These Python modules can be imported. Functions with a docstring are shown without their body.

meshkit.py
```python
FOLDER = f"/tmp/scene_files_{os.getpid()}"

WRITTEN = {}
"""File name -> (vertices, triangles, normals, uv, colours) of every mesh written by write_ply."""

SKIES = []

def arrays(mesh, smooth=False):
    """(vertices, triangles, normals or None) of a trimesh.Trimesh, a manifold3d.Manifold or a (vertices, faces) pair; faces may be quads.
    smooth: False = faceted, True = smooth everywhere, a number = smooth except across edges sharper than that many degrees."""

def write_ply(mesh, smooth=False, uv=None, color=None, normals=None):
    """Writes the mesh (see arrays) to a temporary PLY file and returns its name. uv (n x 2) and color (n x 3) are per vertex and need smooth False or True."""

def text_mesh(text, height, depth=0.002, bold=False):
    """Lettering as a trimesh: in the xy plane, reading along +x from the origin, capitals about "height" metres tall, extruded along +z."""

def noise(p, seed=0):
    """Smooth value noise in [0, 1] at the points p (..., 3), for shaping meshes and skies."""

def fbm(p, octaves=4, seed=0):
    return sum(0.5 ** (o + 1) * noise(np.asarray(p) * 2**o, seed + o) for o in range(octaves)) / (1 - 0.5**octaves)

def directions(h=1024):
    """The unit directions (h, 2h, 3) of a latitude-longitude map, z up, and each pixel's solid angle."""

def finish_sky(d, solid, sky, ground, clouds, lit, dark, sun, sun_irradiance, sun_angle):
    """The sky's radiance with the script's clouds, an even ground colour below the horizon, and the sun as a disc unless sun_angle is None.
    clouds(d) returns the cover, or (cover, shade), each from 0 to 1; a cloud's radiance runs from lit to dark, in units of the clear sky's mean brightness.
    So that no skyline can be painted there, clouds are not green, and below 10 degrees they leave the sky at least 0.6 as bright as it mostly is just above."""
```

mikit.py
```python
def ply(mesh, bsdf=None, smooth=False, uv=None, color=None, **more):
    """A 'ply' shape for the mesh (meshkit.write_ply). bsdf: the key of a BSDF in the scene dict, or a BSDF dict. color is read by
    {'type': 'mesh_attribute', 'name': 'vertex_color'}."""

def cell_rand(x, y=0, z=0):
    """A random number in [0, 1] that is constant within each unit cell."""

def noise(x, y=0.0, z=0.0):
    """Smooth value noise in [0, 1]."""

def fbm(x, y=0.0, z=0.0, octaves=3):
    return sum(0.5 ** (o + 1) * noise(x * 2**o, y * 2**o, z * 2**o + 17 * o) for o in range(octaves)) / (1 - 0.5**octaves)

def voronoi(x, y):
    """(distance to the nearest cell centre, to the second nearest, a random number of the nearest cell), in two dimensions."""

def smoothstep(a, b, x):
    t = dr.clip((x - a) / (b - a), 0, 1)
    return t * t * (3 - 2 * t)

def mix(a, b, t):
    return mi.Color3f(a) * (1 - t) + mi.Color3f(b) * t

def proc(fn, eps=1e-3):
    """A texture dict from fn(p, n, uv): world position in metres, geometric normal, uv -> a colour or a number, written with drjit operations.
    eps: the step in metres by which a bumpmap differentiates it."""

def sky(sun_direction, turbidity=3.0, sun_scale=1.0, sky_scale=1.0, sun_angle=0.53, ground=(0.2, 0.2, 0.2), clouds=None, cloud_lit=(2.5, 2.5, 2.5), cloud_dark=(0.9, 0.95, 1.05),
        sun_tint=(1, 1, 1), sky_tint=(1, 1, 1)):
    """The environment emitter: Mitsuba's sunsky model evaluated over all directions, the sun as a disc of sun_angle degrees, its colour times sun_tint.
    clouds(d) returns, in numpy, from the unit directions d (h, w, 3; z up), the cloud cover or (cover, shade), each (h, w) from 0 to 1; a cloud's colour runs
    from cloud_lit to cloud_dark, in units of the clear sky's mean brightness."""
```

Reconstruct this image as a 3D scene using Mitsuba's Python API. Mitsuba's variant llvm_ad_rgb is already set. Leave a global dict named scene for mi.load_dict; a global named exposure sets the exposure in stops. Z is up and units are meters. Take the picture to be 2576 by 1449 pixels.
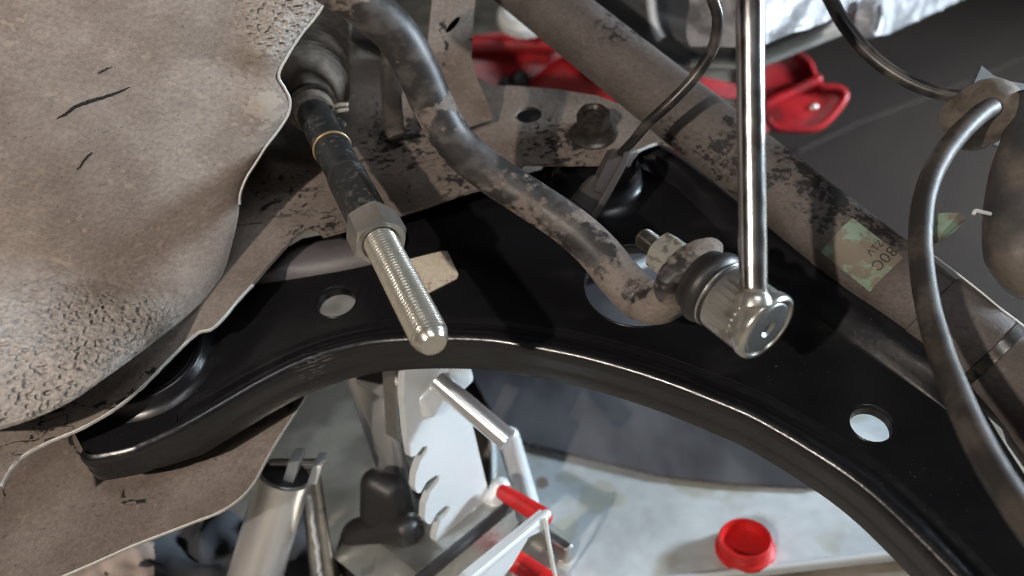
import math, random
import numpy as np, trimesh, drjit as dr, mitsuba as mi, mikit, meshkit
import manifold3d as m3
from shapely.geometry import Polygon, LineString, Point
from mikit import noise, fbm, smoothstep, mix

T = mi.ScalarTransform4f
random.seed(7)
rng = np.random.default_rng(7)
scene, labels = {'type': 'scene'}, {}

# ---------------------------------------------------------------- camera
# working unit for placing things: a point is given by where a sight line of the
# survey frame (2576 x 1449) goes and how far along it the thing stands
H, PITCH, ROLL, FW = 0.80, math.radians(48), math.radians(6), 2022.0
CU, CV = 1288.0, 724.5
EYE = np.array([0, 0, H])
FWD = np.array([0, math.cos(PITCH), -math.sin(PITCH)])
R0, U0 = np.array([1.0, 0, 0]), np.array([0, math.sin(PITCH), math.cos(PITCH)])
RGT = math.cos(ROLL) * R0 - math.sin(ROLL) * U0
UPV = math.sin(ROLL) * R0 + math.cos(ROLL) * U0
BACK = -FWD
# The suspension hangs: the arm droops towards the wheel, so its own level plane is tilted against the floor.
# Parts are laid out in the suspension's frame and turned into the world (z up) by XR about the camera's place.
HW, PW, RW = 0.47, math.radians(30), math.radians(8.6)
EYE_W = np.array([0, 0, HW])
_f = np.array([0, math.cos(PW), -math.sin(PW)])
_u = np.array([0, math.sin(PW), math.cos(PW)])
RGT_W = math.cos(RW) * R0 - math.sin(RW) * _u
UPV_W = math.sin(RW) * R0 + math.cos(RW) * _u
XR = np.stack([RGT_W, UPV_W, -_f], 1) @ np.stack([RGT, UPV, BACK], 0)
G = XR.T @ np.array([0, 0, 1.0])            # world up in the suspension's frame


def toW(p):
    return EYE_W + (np.asarray(p) - EYE) @ XR.T


def toS(p):
    return EYE + (np.asarray(p) - EYE_W) @ XR


scene['camera'] = {'type': 'thinlens', 'fov': math.degrees(2 * math.atan(CU / FW)), 'fov_axis': 'x',
                   'aperture_radius': 0.0026, 'focus_distance': 0.395, 'near_clip': 0.02, 'far_clip': 60.0,
                   'to_world': T().look_at(origin=EYE_W.tolist(), target=(EYE_W + _f).tolist(), up=UPV_W.tolist())}
exposure = 0.0


def cam(x, y, z):
    """camera coordinates (right, up, back) -> world"""
    return EYE + RGT * x + UPV * y + BACK * z


def P(u, v, d):
    return cam((u - CU) / FW * d, -(v - CV) / FW * d, -d)


def onplane(u, v, p0, n):
    r = P(u, v, 1.0) - EYE
    return EYE + r * (np.dot(np.asarray(p0) - EYE, n) / np.dot(r, n))


def onfloor(u, v, h):
    return onplane(u, v, toS([0, 0, h]), G)


def onz(u, v, z):
    return onplane(u, v, (0, 0, z), np.array([0, 0, 1.0]))


# ---------------------------------------------------------------- lamps
lamp_c = toW(cam(-0.42, 0.02, 0.46))
scene['work_lamp__bulb'] = {'type': 'sphere', 'center': lamp_c.tolist(), 'radius': 0.011,
                      'emitter': {'type': 'area', 'radiance': {'type': 'rgb', 'value': [5700, 5000, 4350]}}}
pan_c, pan_t = np.array([1.45, 0.50, 0.47]), np.array([0.2, 0.45, 0.12])
scene['light_panel__diffuser'] = {'type': 'rectangle',
                        'to_world': T().look_at(origin=pan_c.tolist(), target=pan_t.tolist(), up=[0, 0, 1]) @ T().scale([0.12, 0.085, 1]),
                        'emitter': {'type': 'area', 'radiance': {'type': 'rgb', 'value': [225, 265, 300]}}}
scene['fill_light__diffuser'] = {'type': 'rectangle',  # soft fill added for ambient light, stands out of view
                          'to_world': T().look_at(origin=[0.7, -1.0, 2.35], target=[0.1, 0.3, 0.4], up=[0, 1, 0]) @ T().scale([0.6, 0.16, 1]),
                          'emitter': {'type': 'area', 'radiance': {'type': 'rgb', 'value': [10.5, 10.8, 11.3]}}}
labels['work_lamp'] = {'label': 'small warm work lamp held behind the camera at left', 'category': 'lamp'}
labels['light_panel'] = {'label': 'cool white light panel on the right side of the car', 'category': 'lamp'}
labels['fill_light'] = {'label': 'long unseen fill light added above and behind the camera', 'category': 'lamp'}


# ---------------------------------------------------------------- helpers
def free(key):
    if not any(k == key or k.startswith(key + '__') for k in list(scene) + list(labels)):
        return key
    n = 1
    while any(k == f'{key}_{n:03d}' or k.startswith(f'{key}_{n:03d}__') for k in list(scene) + list(labels)):
        n += 1
    return f'{key}_{n:03d}'


def thing(name, label, cat, group=None):
    key = free(name)
    labels[key] = {'label': label, 'category': cat}
    if group:
        labels[key]['group'] = group
    return key


def part(parent, name, mesh, bsdf, smooth=35, label=None, kind=None):
    key = free(f'{parent}__{name}')
    mesh = trimesh.Trimesh(toW(mesh.vertices), mesh.faces, process=False)
    scene[key] = mikit.ply(mesh, bsdf, smooth=smooth)
    if label or kind:
        labels[key] = {}
        if label: labels[key]['label'] = label
        if kind: labels[key]['kind'] = kind
    return key


def struct(name, mesh, bsdf, smooth=False):
    scene[name] = mikit.ply(mesh, bsdf, smooth=smooth)
    labels[name] = {'kind': 'structure'}


def unit(v):
    v = np.asarray(v, float)
    return v / max(np.linalg.norm(v), 1e-12)


def cat(*ms):
    return trimesh.util.concatenate(list(ms))


def spline(pts, n=12):
    """Catmull-Rom (centripetal-ish) through rows of any width."""
    p = np.asarray(pts, float)
    p = np.vstack([2 * p[0] - p[1], p, 2 * p[-1] - p[-2]])
    out = []
    for i in range(1, len(p) - 2):
        t = np.linspace(0, 1, n, endpoint=False)[:, None]
        a, b, c, d = p[i - 1], p[i], p[i + 1], p[i + 2]
        out.append(0.5 * (2 * b + (c - a) * t + (2 * a - 5 * b + 4 * c - d) * t**2 + (3 * b - a - 3 * c + d) * t**3))
    out.append(p[-2][None])
    return np.vstack(out)


def frames(path, ref=None):
    path = np.asarray(path, float)
    tan = np.gradient(path, axis=0)
    tan /= np.linalg.norm(tan, axis=1, keepdims=True)
    n0 = np.array(ref if ref is not None else ([0, 0, 1] if abs(tan[0][2]) < 0.9 else [1, 0, 0]), float)
    ns = []
    for t in tan:
        n0 = unit((np.array(ref, float) if ref is not None else n0) - t * np.dot(np.array(ref, float) if ref is not None else n0, t))
        ns.append(n0)
    ns = np.array(ns)
    return tan, ns, np.cross(tan, ns)


def grid_mesh(g, closed_v=False, cap=False):
    """g: (n, m, 3) rows; closed_v joins the last column to the first; cap closes the two ends."""
    n, m = g.shape[:2]
    v = g.reshape(-1, 3)
    i = np.arange(n - 1)[:, None]
    j = np.arange(m if closed_v else m - 1)[None]
    j2 = (j + 1) % m
    a, b, c, d = i * m + j, i * m + j2, (i + 1) * m + j2, (i + 1) * m + j
    f = np.vstack([np.stack([a, b, c], -1).reshape(-1, 3), np.stack([a, c, d], -1).reshape(-1, 3)])
    if cap:
        k = len(v)
        v = np.vstack([v, g[0].mean(0), g[-1].mean(0)])
        jj = np.arange(m)
        f = np.vstack([f, np.stack([jj * 0 + k, (jj + 1) % m, jj], -1),
                       np.stack([jj * 0 + k + 1, (n - 1) * m + jj, (n - 1) * m + (jj + 1) % m], -1)])
    return trimesh.Trimesh(v, f, process=False)


def outward(m):
    """consistent winding; flips a closed mesh whose volume is negative"""
    if m.volume < 0:
        m.invert()
    return m


def sweep(path, r1, r2=None, n=28, ref=None, cap=True, bump=0.0, bscale=60, seed=3):
    """tube along path; r1 along ref direction, r2 across it"""
    path = np.asarray(path, float)
    r1 = np.broadcast_to(np.asarray(r1, float), (len(path),))
    r2 = r1 if r2 is None else np.broadcast_to(np.asarray(r2, float), (len(path),))
    tan, a, b = frames(path, ref)
    th = np.linspace(0, 2 * np.pi, n, endpoint=False)
    g = path[:, None] + a[:, None] * (np.cos(th)[None, :, None] * r1[:, None, None]) + b[:, None] * (np.sin(th)[None, :, None] * r2[:, None, None])
    if bump:
        c = path[:, None]
        k = (meshkit.fbm(g * bscale, 3, seed) - 0.5) * 2 * bump
        g = g + (g - c) / np.linalg.norm(g - c, axis=-1, keepdims=True) * k[..., None]
    return outward(grid_mesh(g, True, cap))


def axis_frame(o, d):
    d = unit(d)
    x = unit(np.cross(d, [0.123, 0.3, 0.94] if abs(d[2]) < 0.95 else [1, 0, 0]))
    M = np.eye(4)
    M[:3, 0], M[:3, 1], M[:3, 2], M[:3, 3] = x, np.cross(d, x), d, o
    return M


def lathe(prof, o, d, n=64):
    """prof rows (r, z) along direction d from o"""
    prof = np.asarray(prof, float)
    th = np.linspace(0, 2 * np.pi, n, endpoint=False)
    g = np.stack([prof[:, :1] * np.cos(th), prof[:, :1] * np.sin(th), np.repeat(prof[:, 1:2], n, 1)], -1)
    m = grid_mesh(g, True, True)
    m.apply_transform(axis_frame(o, d))
    return outward(m)


def thread(r, pitch, L, o, d, depth=0.0005, taper=0.0, n=48, ppt=8):
    """helical thread on a rod of length L"""
    z = np.linspace(0, L, int(L / pitch * ppt))
    th = np.linspace(0, 2 * np.pi, n, endpoint=False)
    ph = (z[:, None] / pitch - th[None] / (2 * np.pi)) % 1.0
    rr = r - depth * np.abs(2 * ph - 1) ** 1.0 * 2 * 0.9
    if taper:
        e = np.clip((z - (L - taper)) / taper, 0, 1)[:, None]
        rr = np.where(e > 0, np.minimum(rr, (r - depth * .6) * (1 - 0.30 * e**1.6)), rr)
    g = np.stack([rr * np.cos(th), rr * np.sin(th), np.repeat(z[:, None], n, 1)], -1)
    m = grid_mesh(g, True, True)
    m.apply_transform(axis_frame(o, d))
    return outward(m)


def from_manifold(mf):
    k = mf.to_mesh()
    return trimesh.Trimesh(k.vert_properties[:, :3], k.tri_verts, process=False)


def to_manifold(m):
    return m3.Manifold(m3.Mesh(np.asarray(m.vertices, np.float32), np.asarray(m.faces, np.uint32)))


def hexnut(af, h, bore, o, d, spin=0.0, cham=0.14):
    R = af / math.sqrt(3)
    pts = [(R * math.cos(spin + k * math.pi / 3), R * math.sin(spin + k * math.pi / 3)) for k in range(6)]
    body = m3.Manifold.extrude(m3.CrossSection([pts]), h)
    c = af / 2
    prof = [(0, 0), (c * 0.99, 0), (R * 1.02, (R - c) * 0.6), (R * 1.02, h - (R - c) * 0.6), (c * 0.99, h), (0, h)]
    con = m3.Manifold.revolve(m3.CrossSection([prof]), 72)
    body = body ^ con
    if bore > 0:
        body = body - m3.Manifold.cylinder(h * 1.2, bore, bore, 48).translate([0, 0, -h * 0.1])
        top = m3.Manifold.cylinder(0.0016, bore, bore + 0.0016, 48).translate([0, 0, h - 0.0016])
        body = body - top
    m = from_manifold(body)
    m.apply_transform(axis_frame(o, d))
    return m


def plate_z(uv, z, th, holes=(), smooth_n=6, grow=0.0):
    """flat horizontal sheet: top at z, thickness th downwards; outline from sight lines onto its top plane"""
    q = np.array([onz(u, v, z)[:2] for u, v in uv])
    if smooth_n:
        q = spline(np.vstack([q, q[:1]]), smooth_n)[:-1]
    pg = Polygon(q).buffer(0)
    if pg.geom_type != 'Polygon':
        pg = max(pg.geoms, key=lambda a: a.area)
    if grow:
        pg = pg.buffer(grow)
    for h in holes:
        pg = pg.difference(h)
    m = trimesh.creation.extrude_polygon(pg, th, engine='earcut')
    m.apply_translation([0, 0, z - th])
    return m, pg


def plate_n(uv, p0, n, th, rnd=0, holes=()):
    """sheet on the plane (p0, n): front face on the plane, thickness th behind it"""
    n = unit(n)
    M = axis_frame(np.asarray(p0, float), n)
    Mi = np.linalg.inv(M)

    def loc(c):
        return [(Mi @ np.append(onplane(u, v, p0, n), 1))[:2] for u, v in c]
    q = np.array(loc(uv))
    if rnd:
        q = spline(np.vstack([q, q[:1]]), rnd)[:-1]
    pg = Polygon(q).buffer(0)
    for h in holes:
        pg = pg.difference(Polygon(spline(loc(list(h) + [h[0]]), 6)[:-1]).buffer(0))
    m = trimesh.creation.extrude_polygon(pg, th, engine='earcut')
    m.apply_translation([0, 0, -th])
    m.apply_transform(M)
    return m


def box(c, x, y, z, sx, sy, sz, r=0.0):
    """rounded box with half sizes along unit axes x, y, z"""
    r = r or min(sx, sy, sz) * 0.2
    sp = m3.Manifold.sphere(r, 16)
    hull = m3.Manifold.batch_hull([sp.translate([a * (sx - r), b * (sy - r), e * (sz - r)]) for a in (-1, 1) for b in (-1, 1) for e in (-1, 1)])
    m = from_manifold(hull)
    M = np.eye(4)
    M[:3, 0], M[:3, 1], M[:3, 2], M[:3, 3] = unit(x), unit(y), unit(z), c
    m.apply_transform(M)
    return outward(m)


def hullm(spheres):
    return from_manifold(m3.Manifold.batch_hull([m3.Manifold.sphere(r, 24).translate(np.asarray(c, float).tolist()) for c, r in spheres]))


def refine(m, L):
    return from_manifold(to_manifold(m).refine_to_length(L))


# ---------------------------------------------------------------- materials
def C(r, g, b):
    return mi.Color3f(r, g, b)


def ball(p, c, r):
    c = toW(c)
    return 1 - dr.sqrt(dr.square(p.x - c[0]) + dr.square(p.y - c[1]) + dr.square(p.z - c[2])) / r


def dust_base(p):
    a = fbm(p.x * 38, p.y * 38, p.z * 38, 4)
    b = fbm(p.x * 640, p.y * 640, p.z * 640, 3)
    c = noise(p.x * 1500, p.y * 1500, p.z * 1500)
    col = mix(C(0.188, 0.152, 0.129), C(0.246, 0.206, 0.179), smoothstep(0.32, 0.68, a))
    col = col * (0.60 + 0.56 * b + 0.24 * c)
    zone = smoothstep(0.50, 0.66, noise(p.x * 55 + 3, p.y * 55, p.z * 55))
    pale = smoothstep(0.64, 0.74, fbm(p.x * 330, p.y * 330, p.z * 330 + 9, 2)) * zone
    col = mix(col, C(0.36, 0.285, 0.225), pale * 0.38)
    dark = smoothstep(0.88, 0.95, noise(p.x * 520, p.y * 520, p.z * 520 + 31))
    return mix(col, C(0.07, 0.058, 0.05), dark * 0.5)


COARSE = [(P(30, 990, .348), .050), (P(230, 915, .360), .036), (P(400, 835, .388), .022), (P(710, 50, .40), .020), (P(640, 40, .39), .016)]
PALE = [(P(667, 268, .42), .0075), (P(562, 492, .41), .0060), (P(655, 290, .42), .004), (P(470, 200, .38), .006), (P(300, 450, .38), .005)]


def dome_col(p, n, uv):
    e, q = mi.Float(-1), fbm(p.x * 260, p.y * 260, p.z * 260 + 4, 3)
    for c, r in PALE:
        e = dr.maximum(e, ball(p, c, r * 1.5))
    d = ball(p, P(636, 352, .42), .010)
    cz = mi.Float(0)
    for c, r in COARSE:
        cz = dr.maximum(cz, ball(p, c, r * 1.6))
    cz = smoothstep(0.05, 0.5, cz + 0.3 * (q - 0.5))
    g0 = noise(p.x * 800, p.y * 800, p.z * 800)
    col = mix(dust_base(p), C(0.40, 0.368, 0.340) * (0.70 + 0.5 * g0), cz * 0.8)
    col = mix(col, C(0.33, 0.285, 0.235), smoothstep(0.52, 0.58, q + 0.5 * dr.clip(e, -1, 0.6)) * 0.75)
    return mix(col, C(0.05, 0.042, 0.036), smoothstep(0.52, 0.62, fbm(p.x * 500, p.y * 300, p.z * 700, 3) + 0.25 * d) * smoothstep(0, 0.2, d) * 0.8)


SCUFF = [(P(700, 420, 0.475), 0.022), (P(790, 540, 0.45), 0.020), (P(150, 1140, 0.40), 0.020), (P(505, 1140, 0.425), 0.012),
         (P(1410, 370, 0.505), 0.020), (P(1010, 330, 0.51), 0.026), (P(1180, 160, 0.56), 0.012), (P(470, 1220, 0.395), 0.010), (P(1150, 460, 0.49), 0.014)]


def plate_mask(p):
    e = mi.Float(-1)
    for c, r in SCUFF:
        e = dr.maximum(e, ball(p, c, r * 1.6))
    e = dr.clip(e, 0, 1)
    wx = p.x + 0.012 * fbm(p.x * 90, p.y * 90, p.z * 90, 2)
    wy = p.y + 0.012 * fbm(p.x * 90 + 9, p.y * 90, p.z * 90, 2)
    r1 = 1 - dr.abs(2 * noise(wx * 150, wy * 260, p.z * 200) - 1)
    r2 = 1 - dr.abs(2 * fbm(wx * 380, wy * 300, p.z * 300, 2) - 1)
    q = fbm(p.x * 330, p.y * 400, p.z * 330, 3)
    stroke = smoothstep(0.90, 0.94, r1) * smoothstep(0.38, 0.50, q)
    blot = smoothstep(0.535, 0.62, 0.62 * q + 0.30 * e + 0.06 * r2)
    sc = dr.maximum(stroke, blot) * smoothstep(0.05, 0.25, e)
    ln = smoothstep(0.955, 0.975, 1 - dr.abs(2 * noise(wx * 34, wy * 26, 3.0) - 1)) * smoothstep(0.60, 0.68, noise(p.x * 60, p.y * 60, p.z * 60 + 4)) * smoothstep(0.40, 0.5, q)
    return dr.maximum(sc, ln)


def plate_col(p, n, uv):
    return mix(dust_base(p) * 0.82, C(0.016, 0.015, 0.015), plate_mask(p) * 0.95)


BARWEAR = [(P(1490, 612, .382), .016), (P(1160, 350, .388), .020), (P(1060, 210, .375), .016), (P(1690, 790, .37), .007), (P(1600, 735, .372), .010), (P(980, 60, .356), .018), (P(1800, 612, .36), .010)]


def bar_mask(p):
    """where the dust is rubbed off the stabilizer bar"""
    q = fbm(p.x * 34, p.y * 34, p.z * 34 + 3, 4)
    fine = fbm(p.x * 330, p.y * 330, p.z * 330, 3)
    e = mi.Float(0)
    for c, r in BARWEAR:
        e = dr.maximum(e, ball(p, c, r))
    return smoothstep(0.470, 0.590, q + 0.34 * (fine - 0.5) + 0.16 * smoothstep(0, 0.5, e))


def bar_col(p, n, uv):
    d = dust_base(p) * 0.74
    k = fbm(p.x * 120, p.y * 120, p.z * 120 + 7, 4)
    bare = mix(C(0.012, 0.012, 0.013), C(0.062, 0.058, 0.058), smoothstep(0.40, 0.72, k))
    return mix(d, bare, bar_mask(p) * 0.93)


def bar_rough(p, n, uv):
    return 0.80 - 0.32 * bar_mask(p)


SHAFT_MARKS = [(P(2030, 400, 0.43), 0.026), (P(2130, 500, 0.42), 0.022), (P(1400, 10, 0.53), 0.025), (P(1850, 390, 0.455), 0.022), (P(1700, 350, 0.47), 0.014), (P(1560, 110, 0.50), 0.02), (P(2210, 560, .41), .016)]


def shaft_mask(p):
    e = mi.Float(-1)
    for c, r in SHAFT_MARKS:
        e = dr.maximum(e, ball(p, c, r * 1.25))
    e = dr.clip(e, 0, 1)
    q = fbm(p.x * 120, p.y * 120, p.z * 120 + 8, 4)
    f = fbm(p.x * 520, p.y * 520, p.z * 520, 3)
    return smoothstep(0.50, 0.64, 0.50 * q + 0.40 * f + 0.24 * e) * smoothstep(0, 0.2, e)


def shaft_col(p, n, uv):
    return mix(dust_base(p) * C(0.45, 0.46, 0.49), C(0.014, 0.0135, 0.014), shaft_mask(p) * 0.92)


def hose_col(p, n, uv):
    q = smoothstep(0.36, 0.66, fbm(p.x * 60, p.y * 60, p.z * 60 + 1, 4) + 0.2 * (fbm(p.x * 420, p.y * 420, p.z * 420, 2) - 0.5))
    return mix(C(0.028, 0.025, 0.023), dust_base(p) * 0.34, q * 0.85)


def cable_col(p, n, uv):
    q = smoothstep(0.45, 0.75, fbm(p.x * 75, p.y * 75, p.z * 75 + 1, 4))
    return mix(C(0.014, 0.013, 0.013), C(0.075, 0.064, 0.054), q)


def boot_col(p, n, uv):
    q = smoothstep(0.40, 0.60, fbm(p.x * 110, p.y * 110, p.z * 110 + 5, 3))
    return mix(C(0.105, 0.088, 0.073), C(0.165, 0.137, 0.112), q) * (0.8 + 0.4 * fbm(p.x * 500, p.y * 500, p.z * 500, 2))


def strut_col(p, n, uv):
    q = smoothstep(0.35, 0.7, fbm(p.x * 40, p.y * 40, p.z * 40 + 5, 3))
    return mix(C(0.040, 0.040, 0.043), C(0.125, 0.104, 0.086), q) * (0.8 + 0.4 * fbm(p.x * 500, p.y * 500, p.z * 500, 2))


def black_col(p, n, uv):
    s = smoothstep(0.93, 0.97, noise(p.x * 1300, p.y * 1300, p.z * 1300)) * smoothstep(0.5, 0.7, noise(p.x * 35, p.y * 35, p.z * 35 + 5))
    w = smoothstep(0.60, 0.85, fbm(p.x * 30, p.y * 30, p.z * 160, 4))
    return mix(mix(C(0.0075, 0.0075, 0.009), C(0.020, 0.0195, 0.021), w * 0.5), C(0.26, 0.24, 0.22), s * 0.6)


def lip_col(p, n, uv):
    d = ball(p, P(800, 945, .425), .017)
    q = fbm(p.x * 260, p.y * 900, p.z * 900, 3)
    return mix(black_col(p, n, uv), C(0.20, 0.195, 0.19), smoothstep(0.60, 0.70, q + 0.12 * d) * smoothstep(0.0, 0.5, d) * 0.3)


def b_peel(p, n, uv):
    return noise(p.x * 420, p.y * 420, p.z * 420) + 0.5 * noise(p.x * 900, p.y * 900, p.z * 900)


def lip_rough(p, n, uv):
    return 0.20 + 0.14 * fbm(p.x * 300, p.y * 300, p.z * 300, 2)


def black_rough(p, n, uv):
    return 0.22 + 0.15 * fbm(p.x * 90, p.y * 90, p.z * 90, 3)


def zinc_col(p, n, uv):
    a = fbm(p.x * 160, p.y * 160, p.z * 160, 3)
    b = noise(p.x * 1900, p.y * 1900, p.z * 1900)
    st = smoothstep(0.62, 0.72, fbm(p.x * 90, p.y * 90, p.z * 90 + 3, 4))
    return mix(C(0.52, 0.51, 0.47) * (0.78 + 0.3 * a + 0.12 * b), C(0.16, 0.14, 0.11), st * 0.45)


def nut_col(p, n, uv):
    a = fbm(p.x * 260, p.y * 260, p.z * 260, 3)
    return mix(C(0.46, 0.45, 0.42), C(0.62, 0.61, 0.58), a)


def thread_col(p, n, uv):
    return C(0.66, 0.63, 0.55) * (0.8 + 0.3 * fbm(p.x * 240, p.y * 240, p.z * 240, 3))


def zinc_rough(p, n, uv):
    return 0.16 + 0.22 * fbm(p.x * 220, p.y * 220, p.z * 220 + 4, 3)


def chrome_rough(p, n, uv):
    return 0.13 + 0.16 * fbm(p.x * 260, p.y * 260, p.z * 60 + 4, 3)


def oldzinc_col(p, n, uv):
    a = fbm(p.x * 420, p.y * 420, p.z * 420, 3)
    return mix(C(0.24, 0.225, 0.19), C(0.47, 0.47, 0.42), smoothstep(0.32, 0.55, a))


def phos_col(p, n, uv):
    a = fbm(p.x * 420, p.y * 420, p.z * 420, 3)
    b = fbm(p.x * 60, p.y * 60, p.z * 60 + 2, 3)
    return mix(C(0.017, 0.018, 0.019), C(0.085, 0.085, 0.08), smoothstep(0.50, 0.80, a) * smoothstep(0.42, 0.66, b))


def floor_col(p, n, uv):
    a = fbm(p.x * 5, p.y * 5, 1.0, 4)
    b = fbm(p.x * 60, p.y * 60, 3.0, 3)
    st = smoothstep(0.60, 0.72, fbm(p.x * 9 + 3, p.y * 9, 7.0, 4))
    return mix(mix(C(0.20, 0.172, 0.138), C(0.34, 0.30, 0.245), smoothstep(0.3, 0.7, fbm(p.x * 16, p.y * 16, 1.0, 4))) * (0.78 + 0.45 * b), C(0.11, 0.095, 0.08), st * 0.7)


def tray_col(p, n, uv):
    a = fbm(p.x * 14, p.y * 14, 2.0, 4)
    b = fbm(p.x * 120, p.y * 120, 3.0, 2)
    st = smoothstep(0.58, 0.70, fbm(p.x * 26, p.y * 26 + 9, 7.0, 3))
    rust = smoothstep(0.80, 0.84, noise(p.x * 48 + 3, p.y * 48, 0.5))
    col = mix(C(0.42, 0.46, 0.48), C(0.55, 0.60, 0.62), smoothstep(0.3, 0.7, a)) * (0.9 + 0.2 * b)
    col = mix(col, C(0.36, 0.35, 0.27), st * 0.6)
    return mix(col, C(0.22, 0.09, 0.03), rust * 0.7)


def mat_col(p, n, uv):
    a = fbm(p.x * 20, p.y * 9, 2.0, 4)
    return mix(C(0.060, 0.061, 0.067), C(0.125, 0.126, 0.135), smoothstep(0.35, 0.7, a))


def cast_col(p, n, uv):
    a = fbm(p.x * 45, p.y * 45, p.z * 45, 4)
    return mix(C(0.16, 0.16, 0.165), C(0.42, 0.42, 0.44), smoothstep(0.35, 0.65, a))


def red_col(p, n, uv):
    a = fbm(p.x * 30, p.y * 30, p.z * 30, 4)
    b = fbm(p.x * 240, p.y * 240, p.z * 240, 2)
    return mix(C(0.44, 0.012, 0.018) * (0.75 + 0.45 * b), C(0.14, 0.022, 0.02), smoothstep(0.50, 0.68, a) * 0.7)


def redcap_col(p, n, uv):
    return C(0.55, 0.018, 0.018) * (0.72 + 0.5 * fbm(p.x * 160, p.y * 160, p.z * 160, 3))


def chrome_col(p, n, uv):
    a = fbm(p.x * 200, p.y * 200, p.z * 60, 4)
    return mix(C(0.74, 0.74, 0.75), C(0.36, 0.28, 0.20), smoothstep(0.56, 0.72, a) * 0.6)


def sticker_col(p, n, uv):
    a = fbm(p.x * 120, p.y * 120, p.z * 120, 4)
    b = fbm(p.x * 600, p.y * 600, p.z * 600, 2)
    return mix(C(0.17, 0.145, 0.11), C(0.20, 0.28, 0.21), smoothstep(0.50, 0.66, a + 0.25 * (b - 0.5)))


def tag_col(p, n, uv):
    a = fbm(p.x * 230, p.y * 230, p.z * 230, 3)
    b = fbm(p.x * 700, p.y * 700, p.z * 700, 2)
    base = mix(C(0.50, 0.44, 0.34), C(0.66, 0.60, 0.48), b)
    pink = smoothstep(0.06, 0.0, dr.abs(a - 0.5)) * smoothstep(0.45, 0.6, noise(p.x * 90, p.y * 90, p.z * 90))
    return mix(base, C(0.30, 0.13, 0.15), pink * 0.8)


def bolt_col(p, n, uv):
    a = fbm(p.x * 300, p.y * 300, p.z * 300, 3)
    return mix(C(0.060, 0.055, 0.050), C(0.105, 0.094, 0.080), smoothstep(0.35, 0.7, a))


def b_fine(p, n, uv):
    return fbm(p.x * 500, p.y * 500, p.z * 500, 3)


def b_cast(p, n, uv):
    return fbm(p.x * 210, p.y * 210, p.z * 210, 3)




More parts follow.
